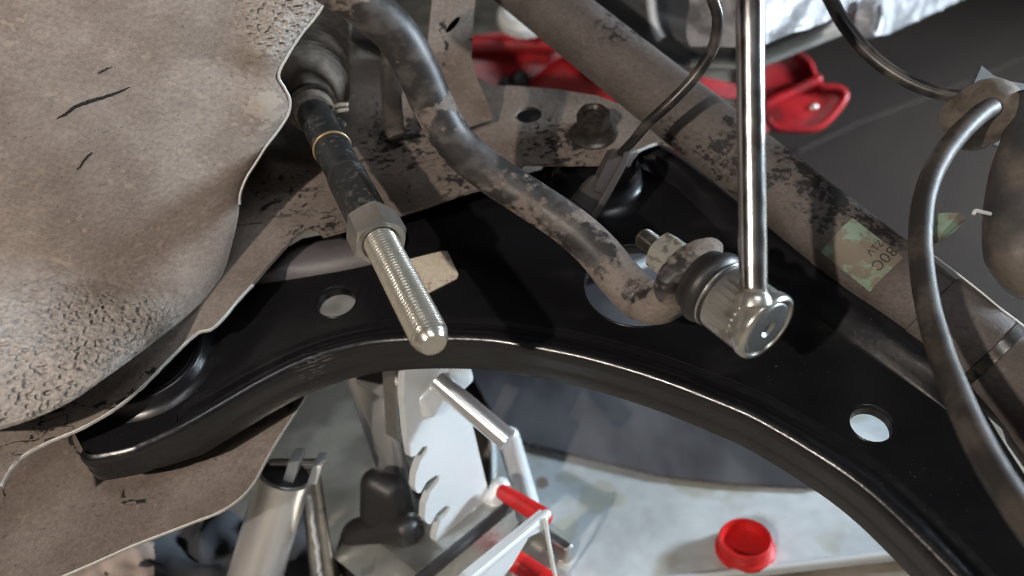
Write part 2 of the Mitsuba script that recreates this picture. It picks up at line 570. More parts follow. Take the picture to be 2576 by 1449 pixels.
def b_dome(p, n, uv):
    e = mi.Float(0)
    for c, r in COARSE:
        e = dr.maximum(e, ball(p, c, r * 1.5))
    e = smoothstep(0.0, 0.45, e + 0.25 * (fbm(p.x * 120, p.y * 120, p.z * 120, 2) - 0.5))
    f = fbm(p.x * 620, p.y * 620, p.z * 620, 3)
    k = fbm(p.x * 520, p.y * 520, p.z * 520 + 2, 2)
    pit = smoothstep(0.50, 0.95, noise(p.x * 560, p.y * 560, p.z * 560 + 7))
    return f * 0.42 + e * (1.5 * k - 2.4 * pit)


def principled(col, rough, metallic=0.0, spec=0.5, bump=None, bscale=0.0003, **kw):
    tex = lambda c: mikit.proc(c) if callable(c) else ({'type': 'rgb', 'value': list(c)} if isinstance(c, (list, tuple)) else c)
    b = {'type': 'principled', 'base_color': tex(col), 'roughness': tex(rough), 'metallic': float(metallic), 'specular': float(spec), **kw}
    if bump is not None:
        b = {'type': 'bumpmap', 'arbitrary': {**mikit.proc(bump, eps=3e-4)}, 'scale': bscale, 'bsdf': b}
    return {'type': 'twosided', 'bsdf': b}


M = {
    'm_dome': principled(dome_col, 0.88, spec=0.25, bump=b_dome, bscale=0.0009),
    'm_plate': principled(plate_col, 0.85, spec=0.25, bump=b_fine, bscale=0.0003),
    'm_bar': principled(bar_col, bar_rough, spec=0.5),
    'm_shaft': principled(shaft_col, 0.72, spec=0.35, bump=b_fine, bscale=0.0002),
    'm_hose': principled(hose_col, 0.55, spec=0.4),
    'm_black': principled(black_col, black_rough, spec=0.5, bump=b_peel, bscale=0.00004),
    'm_lip': principled(lip_col, lip_rough, spec=0.6, bump=b_peel, bscale=0.00005),
    'm_zinc': principled(zinc_col, zinc_rough, metallic=0.82),
    'm_thread': principled(thread_col, 0.22, metallic=0.82),
    'm_silver': principled((0.80, 0.81, 0.82), 0.25, metallic=0.82, spec=0.6),
    'm_nut': principled(nut_col, 0.24, metallic=0.9),
    'm_cap': principled((0.40, 0.42, 0.43), 0.42, metallic=1.0, bump=b_fine, bscale=0.0001),
    'm_oldzinc': principled(oldzinc_col, 0.45, metallic=0.6),
    'm_phos': principled(phos_col, 0.42, spec=0.6, bump=b_fine, bscale=0.0001),
    'm_chrome': principled(chrome_col, chrome_rough, metallic=1.0),
    'm_steel': principled(zinc_col, 0.30, metallic=0.9),
    'm_edge': principled((0.50, 0.49, 0.46), 0.5, metallic=0.3, bump=b_fine, bscale=0.0002),
    'm_rubber': principled((0.018, 0.017, 0.017), 0.45, spec=0.5),
    'm_dustrubber': principled(boot_col, 0.75, spec=0.3),
    'm_cable': principled(cable_col, 0.35, spec=0.5),
    'm_strut': principled(strut_col, 0.5, spec=0.5),
    'm_wall': principled((0.36, 0.355, 0.345), 0.8),
    'm_floor': principled(floor_col, 0.8, spec=0.3),
    'm_tray': principled(tray_col, 0.42, spec=0.5),
    'm_mat': principled(mat_col, 0.42, spec=0.5),
    'm_floor_shade': principled((0.043, 0.033, 0.028), 0.8, spec=0.3),  # dark colour that stands for floor lying in shade
    'm_cast': principled(cast_col, 0.5, metallic=0.35, bump=b_cast, bscale=0.0012),
    'm_pan': principled((0.035, 0.035, 0.038), 0.45, spec=0.5),
    'm_red': principled(red_col, 0.34, spec=0.5, clearcoat=0.5),
    'm_redcap': principled(redcap_col, 0.38, spec=0.5),
    'm_galv': principled((0.66, 0.70, 0.72), 0.40, metallic=0.25, spec=0.5),
    'm_white': principled((0.70, 0.72, 0.70), 0.5),
    'm_sticker': principled(sticker_col, 0.7),
    'm_ink': principled((0.03, 0.035, 0.03), 0.7),
    'm_tag': principled(tag_col, 0.75),
    'm_copper': principled((0.42, 0.30, 0.17), 0.4, metallic=0.6),
    'm_bolt': principled(bolt_col, 0.30, metallic=0.7),
    'm_plastic': principled((0.050, 0.042, 0.040), 0.5, spec=0.4),
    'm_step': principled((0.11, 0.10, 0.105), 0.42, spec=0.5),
    'm_rag': principled((0.06, 0.065, 0.075), 0.9),
    'm_paper': principled((0.52, 0.44, 0.40), 0.9),
    'm_crack': principled((0.012, 0.010, 0.009), 0.95),
}
scene.update(M)

# ================================================================ setting
g = trimesh.creation.box([14, 14, 0.02]); g.apply_translation([0, 2, -0.01])
struct('floor', g, 'm_floor')

g = trimesh.creation.box([10, 0.05, 2.7]); g.apply_translation([0, -2.4, 1.35])
struct('wall', g, 'm_wall')

# ================================================================ subframe
ZP = H - 0.315           # upper plate
ZA = H - 0.336           # control arm web
ZL = H - 0.378           # lower plate
sub = thing('subframe', 'dust covered brown steel subframe with a big bulged shell filling the left side', 'subframe')

# bulged shell
edge = spline([(840, -60), (812, 10), (790, 45), (757, 85), (722, 140), (700, 188), (716, 222), (728, 250), (724, 285), (700, 325), (672, 362), (645, 405),
               (618, 448), (603, 490), (600, 540), (585, 610), (562, 690), (535, 735), (500, 772), (455, 812), (400, 855), (330, 905), (260, 955), (180, 1010), (90, 1052), (0, 1082), (-90, 1100)], 14)
NE = len(edge)
s = np.linspace(0, 1, NE)
dE = np.interp(s, [0, .2, .35, .55, .7, .85, 1], [.415, .430, .445, .455, .418, .366, .342])
dI = np.interp(s, [0, .2, .35, .55, .7, .85, 1], [.385, .395, .405, .412, .393, .357, .333])
anch = np.stack([np.full(NE, -330.0), np.interp(s, [0, 1], [-260, 860])], 1)
NT = 190
tt = np.linspace(0, 1, NT) ** 1.45
wr = np.clip((s - .50) / .34, 0, 1); wr = wr * wr * (3 - 2 * wr)


def face_d(u, v):
    return .367 + 6.0e-5 * u + 0.85e-4 * v * np.clip(u / 700, 0, 1.2)


dE = face_d(edge[:, 0], edge[:, 1]) * (1 - wr) + dE * wr
rows = []
for k in (1, 0):        # rim turned back away from the eye
    rows.append(np.array([P(e[0] - 10 * k, e[1] - 8 * k, d + 0.03 * k) for e, d in zip(edge, dE)]))
roll = np.interp(s, [0, .12, .25, .45, .6, .8, 1], [50, 40, 70, 75, 110, 170, 170])
for t in tt[1:]:
    uvp = edge + (anch - edge) * t
    ln = np.linalg.norm(anch - edge, axis=1) * t
    x = np.clip(ln / roll, 0, 1)
    f = 1 - np.sqrt(np.clip(1 - (1 - x) ** 2, 0, 1))
    d_round = dI + (dE - dI) * f
    d_flat = face_d(uvp[:, 0], uvp[:, 1]) - .0035 * (1 - np.exp(-ln / 12))
    d = d_flat + (d_round - d_flat) * wr
    u, v = uvp[:, 0], uvp[:, 1]
    gs = lambda a, b, sa, sb, h, rot=0: h * np.exp(-((((u - a) * math.cos(rot) + (v - b) * math.sin(rot)) / sa) ** 2) - (((v - b) * math.cos(rot) - (u - a) * math.sin(rot)) / sb) ** 2)
    d = d + gs(590, 60, 90, 190, .0035, .25) - gs(690, 90, 60, 120, .002, .5) + gs(640, 200, 120, 40, .0025, .3) - gs(180, -20, 260, 90, .005) - gs(668, 270, 45, 55, .0025)
    pts = np.array([P(a, b, c) for a, b, c in zip(u, v, d)])
    # coarse sand-cast skin at the lower left and the upper right, fine elsewhere
    rough = np.clip(np.exp(-((u - 60) / 420.0) ** 2 - ((v - 930) / 230.0) ** 2) * 1.3 + np.exp(-((u - 690) / 150.0) ** 2 - ((v - 60) / 130.0) ** 2), 0, 1)
    nz = meshkit.fbm(pts * 330, 3, 5) - 0.5
    pit = np.clip(meshkit.noise(pts * 420, 11) - 0.62, 0, 1)
    amp = (0.0004 + 0.0012 * rough) * nz + 0.0008 * (meshkit.fbm(pts * 24, 2, 8) - 0.5)
    rows.append(pts + unit(BACK) * amp[:, None])
dome = grid_mesh(np.array(rows))
part(sub, 'bulged_shell', dome, 'm_dome', smooth=True)
dome_rows = np.array(rows)

part(sub, 'shell_rim', sweep(np.array([P(e[0] + 1, e[1] + 1, d - .0004) for e, d in zip(edge, dE)])[10:190], .0008, n=8), 'm_edge', smooth=True)

# lines scored into the shell: thin dark creases lying on its skin
dome_vis = trimesh.Trimesh(dome.vertices, dome.faces, process=False)
pix = None


def on_dome(u, v):
    """point of the shell on a sight line (nearest grid vertices, blended)"""
    global pix
    V = dome.vertices - EYE
    if pix is None:
        dz = V @ FWD
        pix = np.stack([CU + FW * (V @ RGT) / dz, CV - FW * (V @ UPV) / dz], 1)
    k = np.argsort(((pix - [u, v]) ** 2).sum(1))[:6]
    dd = ((dome.vertices[k] - EYE) @ FWD).mean()
    return P(u, v, dd - 0.0004)


for line, w in ((((143, 299), (170, 283), (205, 262), (250, 248), (290, 235), (328, 219)), 0.00075), (((195, 428), (215, 400), (232, 382)), 0.0004), (((248, 186), (262, 176), (282, 168)), 0.0003)):
    q = spline([on_dome(u, v) for u, v in line], 10)
    q = q + rng.normal(0, 0.0002, q.shape)
    w_ = w * np.sin(np.linspace(0.12, np.pi - 0.05, len(q))) ** 0.6
    part(sub, 'crease', sweep(q, np.maximum(w_, 5e-5), n=8), 'm_crack', smooth=True)

# upper plate with the two rear flats, one pressed sheet
up_edge = [(-60, 1262), (0, 1222), (22, 1180), (60, 1142), (120, 1110), (200, 1076), (280, 1031), (350, 976), (420, 905), (470, 856), (500, 833), (530, 825), (560, 798), (600, 750), (635, 713),
           (680, 660), (742, 592), (768, 574), (795, 575), (812, 592), (850, 582), (905, 566), (1000, 540), (1080, 515), (1150, 490), (1205, 474), (1262, 470), (1290, 440), (1318, 411), (1400, 412), (1520, 411),
           (1545, 385), (1580, 381)]
lip2 = [(1602, 378), (1640, 362), (1690, 352), (1735, 378), (1775, 425), (1795, 442), (1810, 420)]
top_edge = [(1770, 330), (1640, 300), (1560, 262), (1500, 240), (1400, 224), (1300, 216), (1235, 214), (1180, 180), (1060, 150), (900, 150), (700, 200), (500, 500), (300, 800), (-60, 950)]
outl = [tuple(x) for x in up_edge + lip2 + top_edge]
oh = onz(1330, 289, ZP)
hole1 = Point(oh[0], oh[1]).buffer(0.0085)
pl, pg_up = plate_z(outl, ZP, 0.0022, holes=[hole1], smooth_n=0)
part(sub, 'upper_plate', pl, 'm_plate', smooth=False)


def edge_strip(uv, z, th, bsdf, parent, name, n=10, out=0.0003):
    """the bare cut edge of a sheet: a narrow band along its rim"""
    q = spline([onz(u, v, z) for u, v in uv], n)
    path = q - [0, 0, th * 0.5]
    jit = meshkit.fbm(path * 500, 2, 3) - 0.5
    return part(parent, name, sweep(path, th * 0.55 * (1 + 0.25 * jit), 0.0007 * (1 + 0.8 * jit), n=8, ref=[0, 0, 1]), bsdf, smooth=True)


edge_strip(up_edge[1:15], ZP, 0.0022, 'm_edge', sub, 'cut_edge')
edge_strip(lip2[:4], ZP, 0.0024, 'm_galv', sub, 'cut_edge')
edge_strip(lip2[3:6], ZP, 0.0022, 'm_edge', sub, 'cut_edge')

# upright bracket behind the stabilizer bar, with its slot
bp0, bn = P(1150, 180, 0.50), unit(0.75 * BACK + 0.25 * np.array([0, -1, 0]) + 0.30 * RGT)
part(sub, 'bracket', plate_n([(1092, -40), (1201, -40), (1192, 40), (1188, 110), (1190, 165), (1203, 205), (1222, 245), (1240, 300), (1150, 330), (1060, 300), (1066, 200), (1078, 90)], bp0, bn, 0.0022,
                             holes=[[(1140 + 26 * math.cos(t) * .66 - 7.5 * math.sin(t) * -.75, 62 - 26 * math.cos(t) * .75 + 7.5 * math.sin(t) * .66) for t in np.linspace(0, 2 * np.pi, 16, endpoint=False)]]), 'm_plate', smooth=False)

part(sub, 'slot_dark_backing', plate_n([(1100, -40), (1190, -40), (1184, 110), (1190, 200), (1090, 210), (1085, 90)], bp0 - bn * .016, bn, 0.002), 'm_rubber', smooth=False)  # black sheet added behind the slot so it reads as shaded
cs, _ = plate_z([(880, 330), (1000, 190), (1240, 224), (1400, 232), (1540, 268), (1600, 320), (1520, 395), (1310, 400), (1240, 440), (1100, 480), (900, 540), (760, 560)], ZP - .016, .002, smooth_n=0)
part(sub, 'hole_dark_backing', cs, 'm_rubber', smooth=False)  # black sheet added under the plate hole to darken it and stop light

# lower plate, below the arm
lo_edge = [(700, 640), (745, 760), (775, 850), (785, 930), (772, 982), (740, 1038), (700, 1100), (672, 1148), (640, 1208), (610, 1245), (575, 1272), (540, 1291), (490, 1310), (420, 1337), (330, 1372), (240, 1412), (150, 1451), (60, 1490)]
pl, _ = plate_z(lo_edge + [(-120, 1560), (-140, 1000), (300, 760), (640, 620)], ZL, 0.0022, smooth_n=0)
part(sub, 'lower_plate', pl, 'm_plate', smooth=False)
edge_strip(lo_edge, ZL, 0.0022, 'm_edge', sub, 'cut_edge')

# flange bolt on the rear flat
bo = onz(1492, 338, ZP + 0.0002)
part(sub, 'washer', lathe([(0.0152, 0), (0.0155, .0012), (0.0140, .0024), (0.0108, .004)], bo, [0, 0, 1]), 'm_bolt')
part(sub, 'flange_nut', hexnut(0.0178, 0.0135, 0.0056, bo + [0, 0, .0036], [0, 0, 1], 0.45), 'm_bolt', smooth=25)
part(sub, 'stud', thread(0.0055, 0.00125, 0.0110, bo + [0, 0, .003], [0, 0, 1]), 'm_bolt')

# ================================================================ control arm
arm = thing('control_arm', 'glossy black stamped steel control arm sweeping in an arch from lower left to right', 'control arm')
crest_uv = [(206, 1132), (225, 1143), (280, 1135), (330, 1123), (360, 1110), (446, 1071), (503, 1039), (561, 1005), (635, 962), (720, 918), (790, 890), (860, 868), (930, 853), (1000, 846), (1075, 843), (1150, 843),
            (1220, 846), (1278, 853), (1370, 869), (1458, 887), (1550, 911), (1638, 938), (1720, 967), (1793, 996), (1885, 1034), (1965, 1077), (2045, 1125), (2130, 1180), (2213, 1245), (2316, 1342), (2424, 1452), (2520, 1560)]
cq = np.array([onz(u, v, ZA + 0.003) for u, v in crest_uv])
cq = spline(cq, 10)
cl = LineString(cq[:, :2])
outer_uv = [(1500, 330), (1580, 338), (1652, 370), (1715, 403), (1782, 446), (1852, 494), (1922, 543), (2010, 607), (2092, 671), (2200, 762), (2310, 860), (2400, 950), (2460, 1050), (2530, 1170), (2620, 1300), (2720, 1450), (2790, 1560)]
crease_uv = [(1560, 460), (1640, 440), (1700, 470), (1760, 530), (1830, 600), (1900, 668), (1955, 716), (2007, 759), (2085, 822), (2162, 879), (2225, 922), (2290, 966), (2360, 1015), (2424, 1069), (2490, 1170), (2580, 1330), (2660, 1470)]
no = 120


def resamp(q, n):
    d = np.r_[0, np.cumsum(np.linalg.norm(np.diff(q, axis=0), axis=1))]
    t = np.linspace(0, d[-1], n)
    return np.stack([np.interp(t, d, q[:, k]) for k in range(q.shape[1])], 1)


A = spline([onz(u, v, ZA) for u, v in crease_uv], 8)
B = spline([onz(u, v, ZA - 0.002) for u, v in outer_uv], 8)
# web: between the crease, the arch crest and the hidden inner side
web_out = [tuple(onz(u, v, ZA)[:2]) for u, v in crease_uv] + [tuple(x) for x in cq[::-1, :2]] + \
          [tuple(onz(u, v, ZA)[:2]) for u, v in ((185, 1085), (215, 1040), (300, 930), (420, 820), (560, 700), (690, 640), (760, 600), (900, 572), (1010, 540), (1120, 500), (1260, 455), (1400, 415), (1500, 400))]
web = Polygon(web_out).buffer(0)
if web.geom_type != 'Polygon':
    web = max(web.geoms, key=lambda a: a.area)
web = web.difference(LineString(cq[62:, :2]).buffer(0.0150))
if web.geom_type != 'Polygon':
    web = max(web.geoms, key=lambda a: a.area)


def disc_at(u, v, a, z):
    c = onz(u, v, z)
    d = (c - EYE) @ FWD
    return c, a * d / FW


h_l, r_l = disc_at(845, 758, 50, ZA)
h_r, r_r = disc_at(2193, 1065, 53, ZA)
h_b, r_b = disc_at(1606, 714, 137, ZA)
for c, r in ((h_l, r_l), (h_r, r_r), (h_b, r_b)):
    web = web.difference(Point(c[0], c[1]).buffer(r, 32))
m = trimesh.creation.extrude_polygon(web, 0.003, engine='earcut')
m.apply_translation([0, 0, ZA - 0.003])
part(arm, 'web', m, 'm_black', smooth=False)

# rolled lip along the arch: groove, crest, deep flange
nrm = np.gradient(cq[:, :2], axis=0)
nrm /= np.linalg.norm(nrm, axis=1, keepdims=True)
outn = np.stack([nrm[:, 1], -nrm[:, 0], np.zeros(len(nrm))], 1)     # towards the opening (near side)
prof = np.array([(-.0165, -.0004), (-.0155, -.0001), (-.0135, -.0003), (-.0115, -.0008), (-.0098, -.0009), (-.0084, -.0004), (-.0068, .0006), (-.0052, .0015), (-.0036, .0022), (-.0020, .0026), (-.0008, .0026),
                 (.0004, .0023), (.0014, .0017), (.0022, .0009), (.0028, -.0002), (.0032, -.0015), (.0034, -.0032), (.0034, -.0050), (.0031, -.0110), (.0032, -.0138), (.0037, -.0150), (.0036, -.0225), (.0028, -.0232), (.0012, -.0226), (.0006, -.0040), (-.002, -.0010), (-.006, -.0025), (-.0165, -.0045)])
hs = np.clip(np.linspace(0, 6, len(cq)), 0.72, 1.0)
po = np.where(prof[None, :, :1] < 0, prof[None, :, :1] * np.interp(np.arange(len(cq)), [0, 40, 60], [.12, .25, 1.0])[:, None, None], prof[None, :, :1])
gl = cq[:, None] * [1, 1, 0] + outn[:, None] * po + np.array([0, 0, 1.0]) * (ZA + np.where(prof[None, :, 1:] < -.004, prof[None, :, 1:] * hs[:, None, None], prof[None, :, 1:]))
part(arm, 'rolled_lip', outward(grid_mesh(gl, True, True)), 'm_lip', smooth=60)

# raised outer flange
A2, B2 = resamp(A, no), resamp(B, no)
fl = []
for t, z in ((-.06, -.0006), (0, .0), (.06, .0012), (.14, .0038), (.24, .0070), (.36, .0098), (.48, .0110), (.60, .0106), (.72, .0088), (.84, .0055), (.94, .0012), (1.0, -.0035), (1.02, -.010), (1.02, -.022), (.97, -.022), (.94, -.004), (.5, .006), (0, -.004)):
    q = A2 + (B2 - A2) * t
    q[:, 2] = ZA + z
    fl.append(q)
part(arm, 'outer_flange', outward(grid_mesh(np.array(fl).transpose(1, 0, 2), True, True)), 'm_black', smooth=60)

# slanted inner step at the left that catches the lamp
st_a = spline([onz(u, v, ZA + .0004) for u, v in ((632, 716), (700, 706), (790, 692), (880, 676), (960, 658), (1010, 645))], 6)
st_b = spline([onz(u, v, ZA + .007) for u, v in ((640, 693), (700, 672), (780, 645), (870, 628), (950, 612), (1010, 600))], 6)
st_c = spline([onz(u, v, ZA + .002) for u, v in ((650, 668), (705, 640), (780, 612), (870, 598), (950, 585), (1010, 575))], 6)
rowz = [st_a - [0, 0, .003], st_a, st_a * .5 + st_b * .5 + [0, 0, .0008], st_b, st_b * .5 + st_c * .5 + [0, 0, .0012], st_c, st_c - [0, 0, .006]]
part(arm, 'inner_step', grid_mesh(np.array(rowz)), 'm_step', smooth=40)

# hole collars rolled downwards
for c, r in ((h_l, r_l), (h_r, r_r), (h_b, r_b)):
    w = 0.004 if r < .02 else .006
    part(arm, 'hole_collar', lathe([(r + w, -.0002), (r + w * .6, .0006), (r + w * .2, .0004), (r, -.0008), (r - .0007, -.0026), (r - .0009, -.0075), (r + .0012, -.0075), (r + .0012, -.003), (r + w, -.002)],
                                   [c[0], c[1], ZA], [0, 0, 1], 80) if False else grid_mesh(np.stack([[ [c[0] + q[0] * math.cos(t), c[1] + q[0] * math.sin(t), ZA + q[1]] for t in np.linspace(0, 2 * np.pi, 80, endpoint=False)]
                                   for q in [(r + .0016, -.0006), (r + .0008, .00012), (r + .0002, -.0001), (r - .0004, -.0009), (r - .0006, -.0022), (r - .0006, -.0065), (r + .0012, -.0065)]]), True), 'm_black', smooth=60)

# bushes: front one under the cut edge, rear one under the rear flat
bu, br = disc_at(350, 884, 148, ZA + .008)
bu = np.array([bu[0], bu[1], ZA])
part(arm, 'bush_ring', lathe([(br + .008, -.001), (br + .006, .001), (br + .0035, .0035), (br + .0024, .0070), (br + .0012, .0082), (br - .0006, .0080), (br - .0012, .0066), (br - .0014, -.006), (br + .001, -.006)][::-1], bu, [0, 0, 1], 96) if False else
     grid_mesh(np.stack([[[bu[0] + q[0] * math.cos(t), bu[1] + q[0] * math.sin(t), ZA + q[1]] for t in np.linspace(0, 2 * np.pi, 96, endpoint=False)] for q in
                         [(br + .010, -.0005), (br + .006, .0008), (br + .0035, .0035), (br + .0026, .0066), (br + .0012, .0080), (br - .0006, .0078), (br - .0012, .0062), (br - .0014, -.006)]]), True), 'm_black', smooth=60)
part(arm, 'bush_rubber', lathe([(br - .0016, -.004), (br - .0016, .0035), (br - .004, .0046), (br - .007, .0030), (br - .008, .0012), (br - .011, .0012), (br - .0125, .0050), (br - .016, .0068), (.004, .0070)], bu, [0, 0, 1], 72), 'm_rubber', smooth=50)
bu2, br2 = disc_at(1505, 420, 102, ZA + .012)
bu2 = np.array([bu2[0], bu2[1], ZA])
part(arm, 'bush_ring', lathe([(br2 + .014, -.001), (br2 + .010, .0002), (br2 + .005, .002), (br2 + .0016, .006), (br2 + .0004, .012), (br2 - .0006, .0150), (br2 - .002, .0152), (br2 - .003, .0138), (br2 - .004, .0120), (.006, .0122)], bu2, [0, 0, 1], 80), 'm_black', smooth=60)

# ================================================================ inner tie rod
tp1, tp2 = P(783, 272, 0.475), P(1083, 852, 0.331)
td = unit(tp2 - tp1)
TL = np.linalg.norm(tp2 - tp1)


def t_at(v):
    ts = np.linspace(-.1, .3, 2000)
    q = tp1 + ts[:, None] * td - EYE
    vv = CV - FW * (q @ UPV) / (q @ FWD)
    return ts[np.argmin(np.abs(vv - v))]


tie = thing('tie_rod', 'inner tie rod with dark shaft and bare threaded end pointing towards the viewer', 'tie rod')
s0, s_ring, s_fl0, s_fl1, s_n0, s_n1 = t_at(250), t_at(374), t_at(425), t_at(566), t_at(562), t_at(606)
shaft = [(.0098, s0 - .02), (.0100, s_ring - .004), (.0097, s_ring - .0022), (.0097, s_ring + .0022), (.0104, s_ring + .003), (.0102, s_ring + .008), (.0098, s_fl0), (.0094, s_fl0 + .006)]
part(tie, 'shaft', lathe(shaft, tp1, td), 'm_phos', smooth=40)
part(tie, 'wire_ring', sweep(np.array([tp1 + td * (s_ring) + (axis_frame(tp1, td)[:3, 0] * math.cos(t) + axis_frame(tp1, td)[:3, 1] * math.sin(t)) * .0102 for t in np.linspace(0, 2 * np.pi, 60)]), .0008, n=8, cap=False), 'm_copper', smooth=True)
# wrench flats: rounded bar cut by four flats
Lf = s_fl1 - s_fl0
cyl = m3.Manifold.revolve(m3.CrossSection([[(0, 0), (.0094, 0), (.0102, .006), (.0108, .012), (.0108, Lf - .007), (.0098, Lf - .002), (.0088, Lf + .003), (0, Lf + .003)]]), 96)
fr = axis_frame(tp1, td)
toeye = unit(EYE - (tp1 + td * s_fl0))
ang = math.atan2(toeye @ fr[:3, 1], toeye @ fr[:3, 0])
hexp = m3.Manifold.extrude(m3.CrossSection([[(.01055 * math.cos(ang + .42 + k * math.pi / 3), .01055 * math.sin(ang + .42 + k * math.pi / 3)) for k in range(6)]]), Lf - .013).translate([0, 0, .0085])
ends = m3.Manifold.cylinder(.0105, .03, .0092, 48).translate([0, 0, -.001]) + m3.Manifold.cylinder(.02, .0092, .03, 48).translate([0, 0, Lf - .0065])
fm = from_manifold(cyl ^ (hexp + ends))
fm.apply_transform(axis_frame(tp1 + td * s_fl0, td))
part(tie, 'wrench_flats', fm, 'm_phos', smooth=25)
part(tie, 'jam_nut', hexnut(.0238, s_n1 - s_n0 + .002, .0080, tp1 + td * s_n0, td, ang + math.pi / 6 + .05), 'm_nut', smooth=20)
part(tie, 'threaded_end', thread(.0083, .0020, TL - s_n0 + .004, tp1 + td * (s_n0), td, depth=.00075, taper=.0055, n=64, ppt=12), 'm_thread', smooth=40)

# ================================================================ rubber bellows
boot = thing('rack_boot', 'dusty ribbed rubber bellows boot behind the tie rod', 'rubber boot')
bp = spline([P(790, 285, .468), P(783, 262, .478), P(777, 215, .500), P(776, 160, .525), P(784, 90, .555), P(800, 10, .590), P(812, -60, .62)], 90)
bs = np.linspace(0, 1, len(bp))
rad = np.interp(bs, [0, .05, .16, .2, .30, .42, .55, 1], [.0112, .0122, .0135, .0150, .0228, .0240, .0240, .0240])
rad = rad + np.where(bs > .30, .0021 * np.sin((bs - .30) * 2 * np.pi / .034), 0)
part(boot, 'bellows', sweep(bp, rad, n=56), 'm_dustrubber', smooth=60)
k0 = int(.11 * len(bp))
bd = unit(bp[k0 + 1] - bp[k0])
part(boot, 'clamp_band', lathe([(.0136, -.0022), (.0148, -.0022), (.0148, .0022), (.0136, .0022)], bp[k0], bd), 'm_bolt')
for a in (0, 1):
    e0 = P(838, 268 + a * 16, .470)
    part(boot, 'clamp_ear', sweep([e0, P(858, 263 + a * 14, .466), P(876, 262 + a * 13, .464)], .0013, .0006, n=10, ref=UPV), 'm_oldzinc', smooth=True)
part(boot, 'clamp_tail', sweep([P(848, 300, .470), P(860, 308, .466), P(868, 316, .464)], .0016, .0005, n=10, ref=UPV), 'm_oldzinc', smooth=True)

# ================================================================ stabilizer link axis (needed by the bar's eye)
ca = P(1931, 827, .325)
la = unit(RGT * (-.735 * .79) + UPV * (.68 * .79) - BACK * .61)        # from the cap towards the stud


def L_(x):
    return ca + la * x


# ================================================================ stabilizer bar
bar = thing('stabilizer_bar', 'thick dusty stabilizer bar with dark rubbed patches bending down to its flattened eye', 'stabilizer bar')
eye_c = L_(.0448)
pts = [(760, -90, .345), (840, -40, .350), (925, 20, .358), (1000, 90, .368), (1052, 180, .380), (1092, 270, .390), (1150, 365, .398), (1240, 440, .402), (1340, 505, .400), (1430, 566, .396),
       (1500, 628, .391), (1560, 700, .385), (1605, 745, .380), (1645, 768, .374), (1690, 752, .368), (1722, 722, .3625)]
bq = [P(*p) for p in pts]
bq += [eye_c + (bq[-1] - eye_c) * .45, eye_c - (bq[-1] - eye_c) * .05, eye_c - (bq[-1] - eye_c) * .60, eye_c - (bq[-1] - eye_c) * 1.0]
nb = 10
bq = spline(bq, nb)
idx = np.arange(len(bq)) / nb
ctrl = [0, 9, 12, 13, 14, 15, 16, 17, 18, 18.7, 19]
ra = np.interp(idx, ctrl, [.0102, .0102, .0100, .0092, .0078, .0066, .0063, .0063, .0063, .0058, .0020])      # along the link axis
rb = np.interp(idx, ctrl, [.0102, .0102, .0108, .0112, .0120, .0140, .0172, .0188, .0172, .0110, .0030])
tan, n1, n2 = frames(bq, la)
nsect = 40
th = np.linspace(0, 2 * np.pi, nsect, endpoint=False)
sq = np.clip((idx - 12) / 3, 0, 1)[:, None] * .45      # flattening squares the section off
cx, sx = np.cos(th)[None], np.sin(th)[None]
pw = 1 - sq * .6
gx = np.sign(cx) * np.abs(cx) ** pw * ra[:, None]
gy = np.sign(sx) * np.abs(sx) ** pw * rb[:, None]
gb = bq[:, None] + n1[:, None] * gx[..., None] + n2[:, None] * gy[..., None]
kk = (meshkit.fbm(gb * 90, 3, 4) - .5) * .0006
dv = gb - bq[:, None]
gb = gb + dv / np.maximum(np.linalg.norm(dv, axis=-1, keepdims=True), 1e-6) * kk[..., None] * .5
part(bar, 'rod', outward(grid_mesh(gb, True, True)), 'm_bar', smooth=True)

# ================================================================ stabilizer link
link = thing('stabilizer_link', 'shiny zinc plated stabilizer link with upright rod and round ball housing', 'stabilizer link')
part(link, 'ball_housing', lathe([(.0100, .0236), (.0143, .0234), (.0148, .0224), (.0148, .0058), (.0151, .0048), (.0155, .0036), (.0155, .0012), (.0151, .0002), (.0141, -.0006), (.0132, -.0004), (.0127, .0006), (.0125, .0012)][::-1], ca, la, 96), 'm_zinc', smooth=40)
part(link, 'end_cap', lathe([(.0125, .0010), (.0120, .0002), (.0113, -.0003), (.0050, -.0006), (.0038, -.0005), (.0031, .0002), (.0025, .0013), (.0015, .0018)][::-1], ca, la, 72), 'm_cap', smooth=40)
part(link, 'retaining_ring', sweep(np.array([L_(.0252) + (axis_frame(ca, la)[:3, 0] * math.cos(t) + axis_frame(ca, la)[:3, 1] * math.sin(t)) * .0150 for t in np.linspace(0, 2 * np.pi, 80)]), .0006, n=8, cap=False), 'm_zinc', smooth=True)
part(link, 'dust_boot', lathe([(.0120, .0230), (.0146, .0234), (.0153, .0243), (.0153, .0260), (.0148, .0266), (.0158, .0274), (.0168, .0290), (.0171, .0308), (.0166, .0326), (.0152, .0342), (.0143, .0356), (.0146, .0368), (.0142, .0380), (.0110, .0384)], ca, la, 80), 'm_rubber', smooth=60)
fl_ = axis_frame(ca, la)
for k in range(10):      # pressed ribs round the visible side of the housing
    a0 = math.atan2(unit(EYE - ca) @ fl_[:3, 1], unit(EYE - ca) @ fl_[:3, 0]) + (k - 6) * .20
    dirv = fl_[:3, 0] * math.cos(a0) + fl_[:3, 1] * math.sin(a0)
    part(link, 'housing_rib', hullm([(L_(.0085) + dirv * .01405, .0011), (L_(.0205) + dirv * .01405, .0010)]), 'm_zinc', smooth=60)
rod_b = L_(.0130) + (UPV * .012 - la * (UPV @ la) * .012)
rod = spline([P(1895, 738, .318), P(1893, 600, .317), P(1889, 300, .314), P(1886, 0, .310), P(1884, -160, .308)], 8)
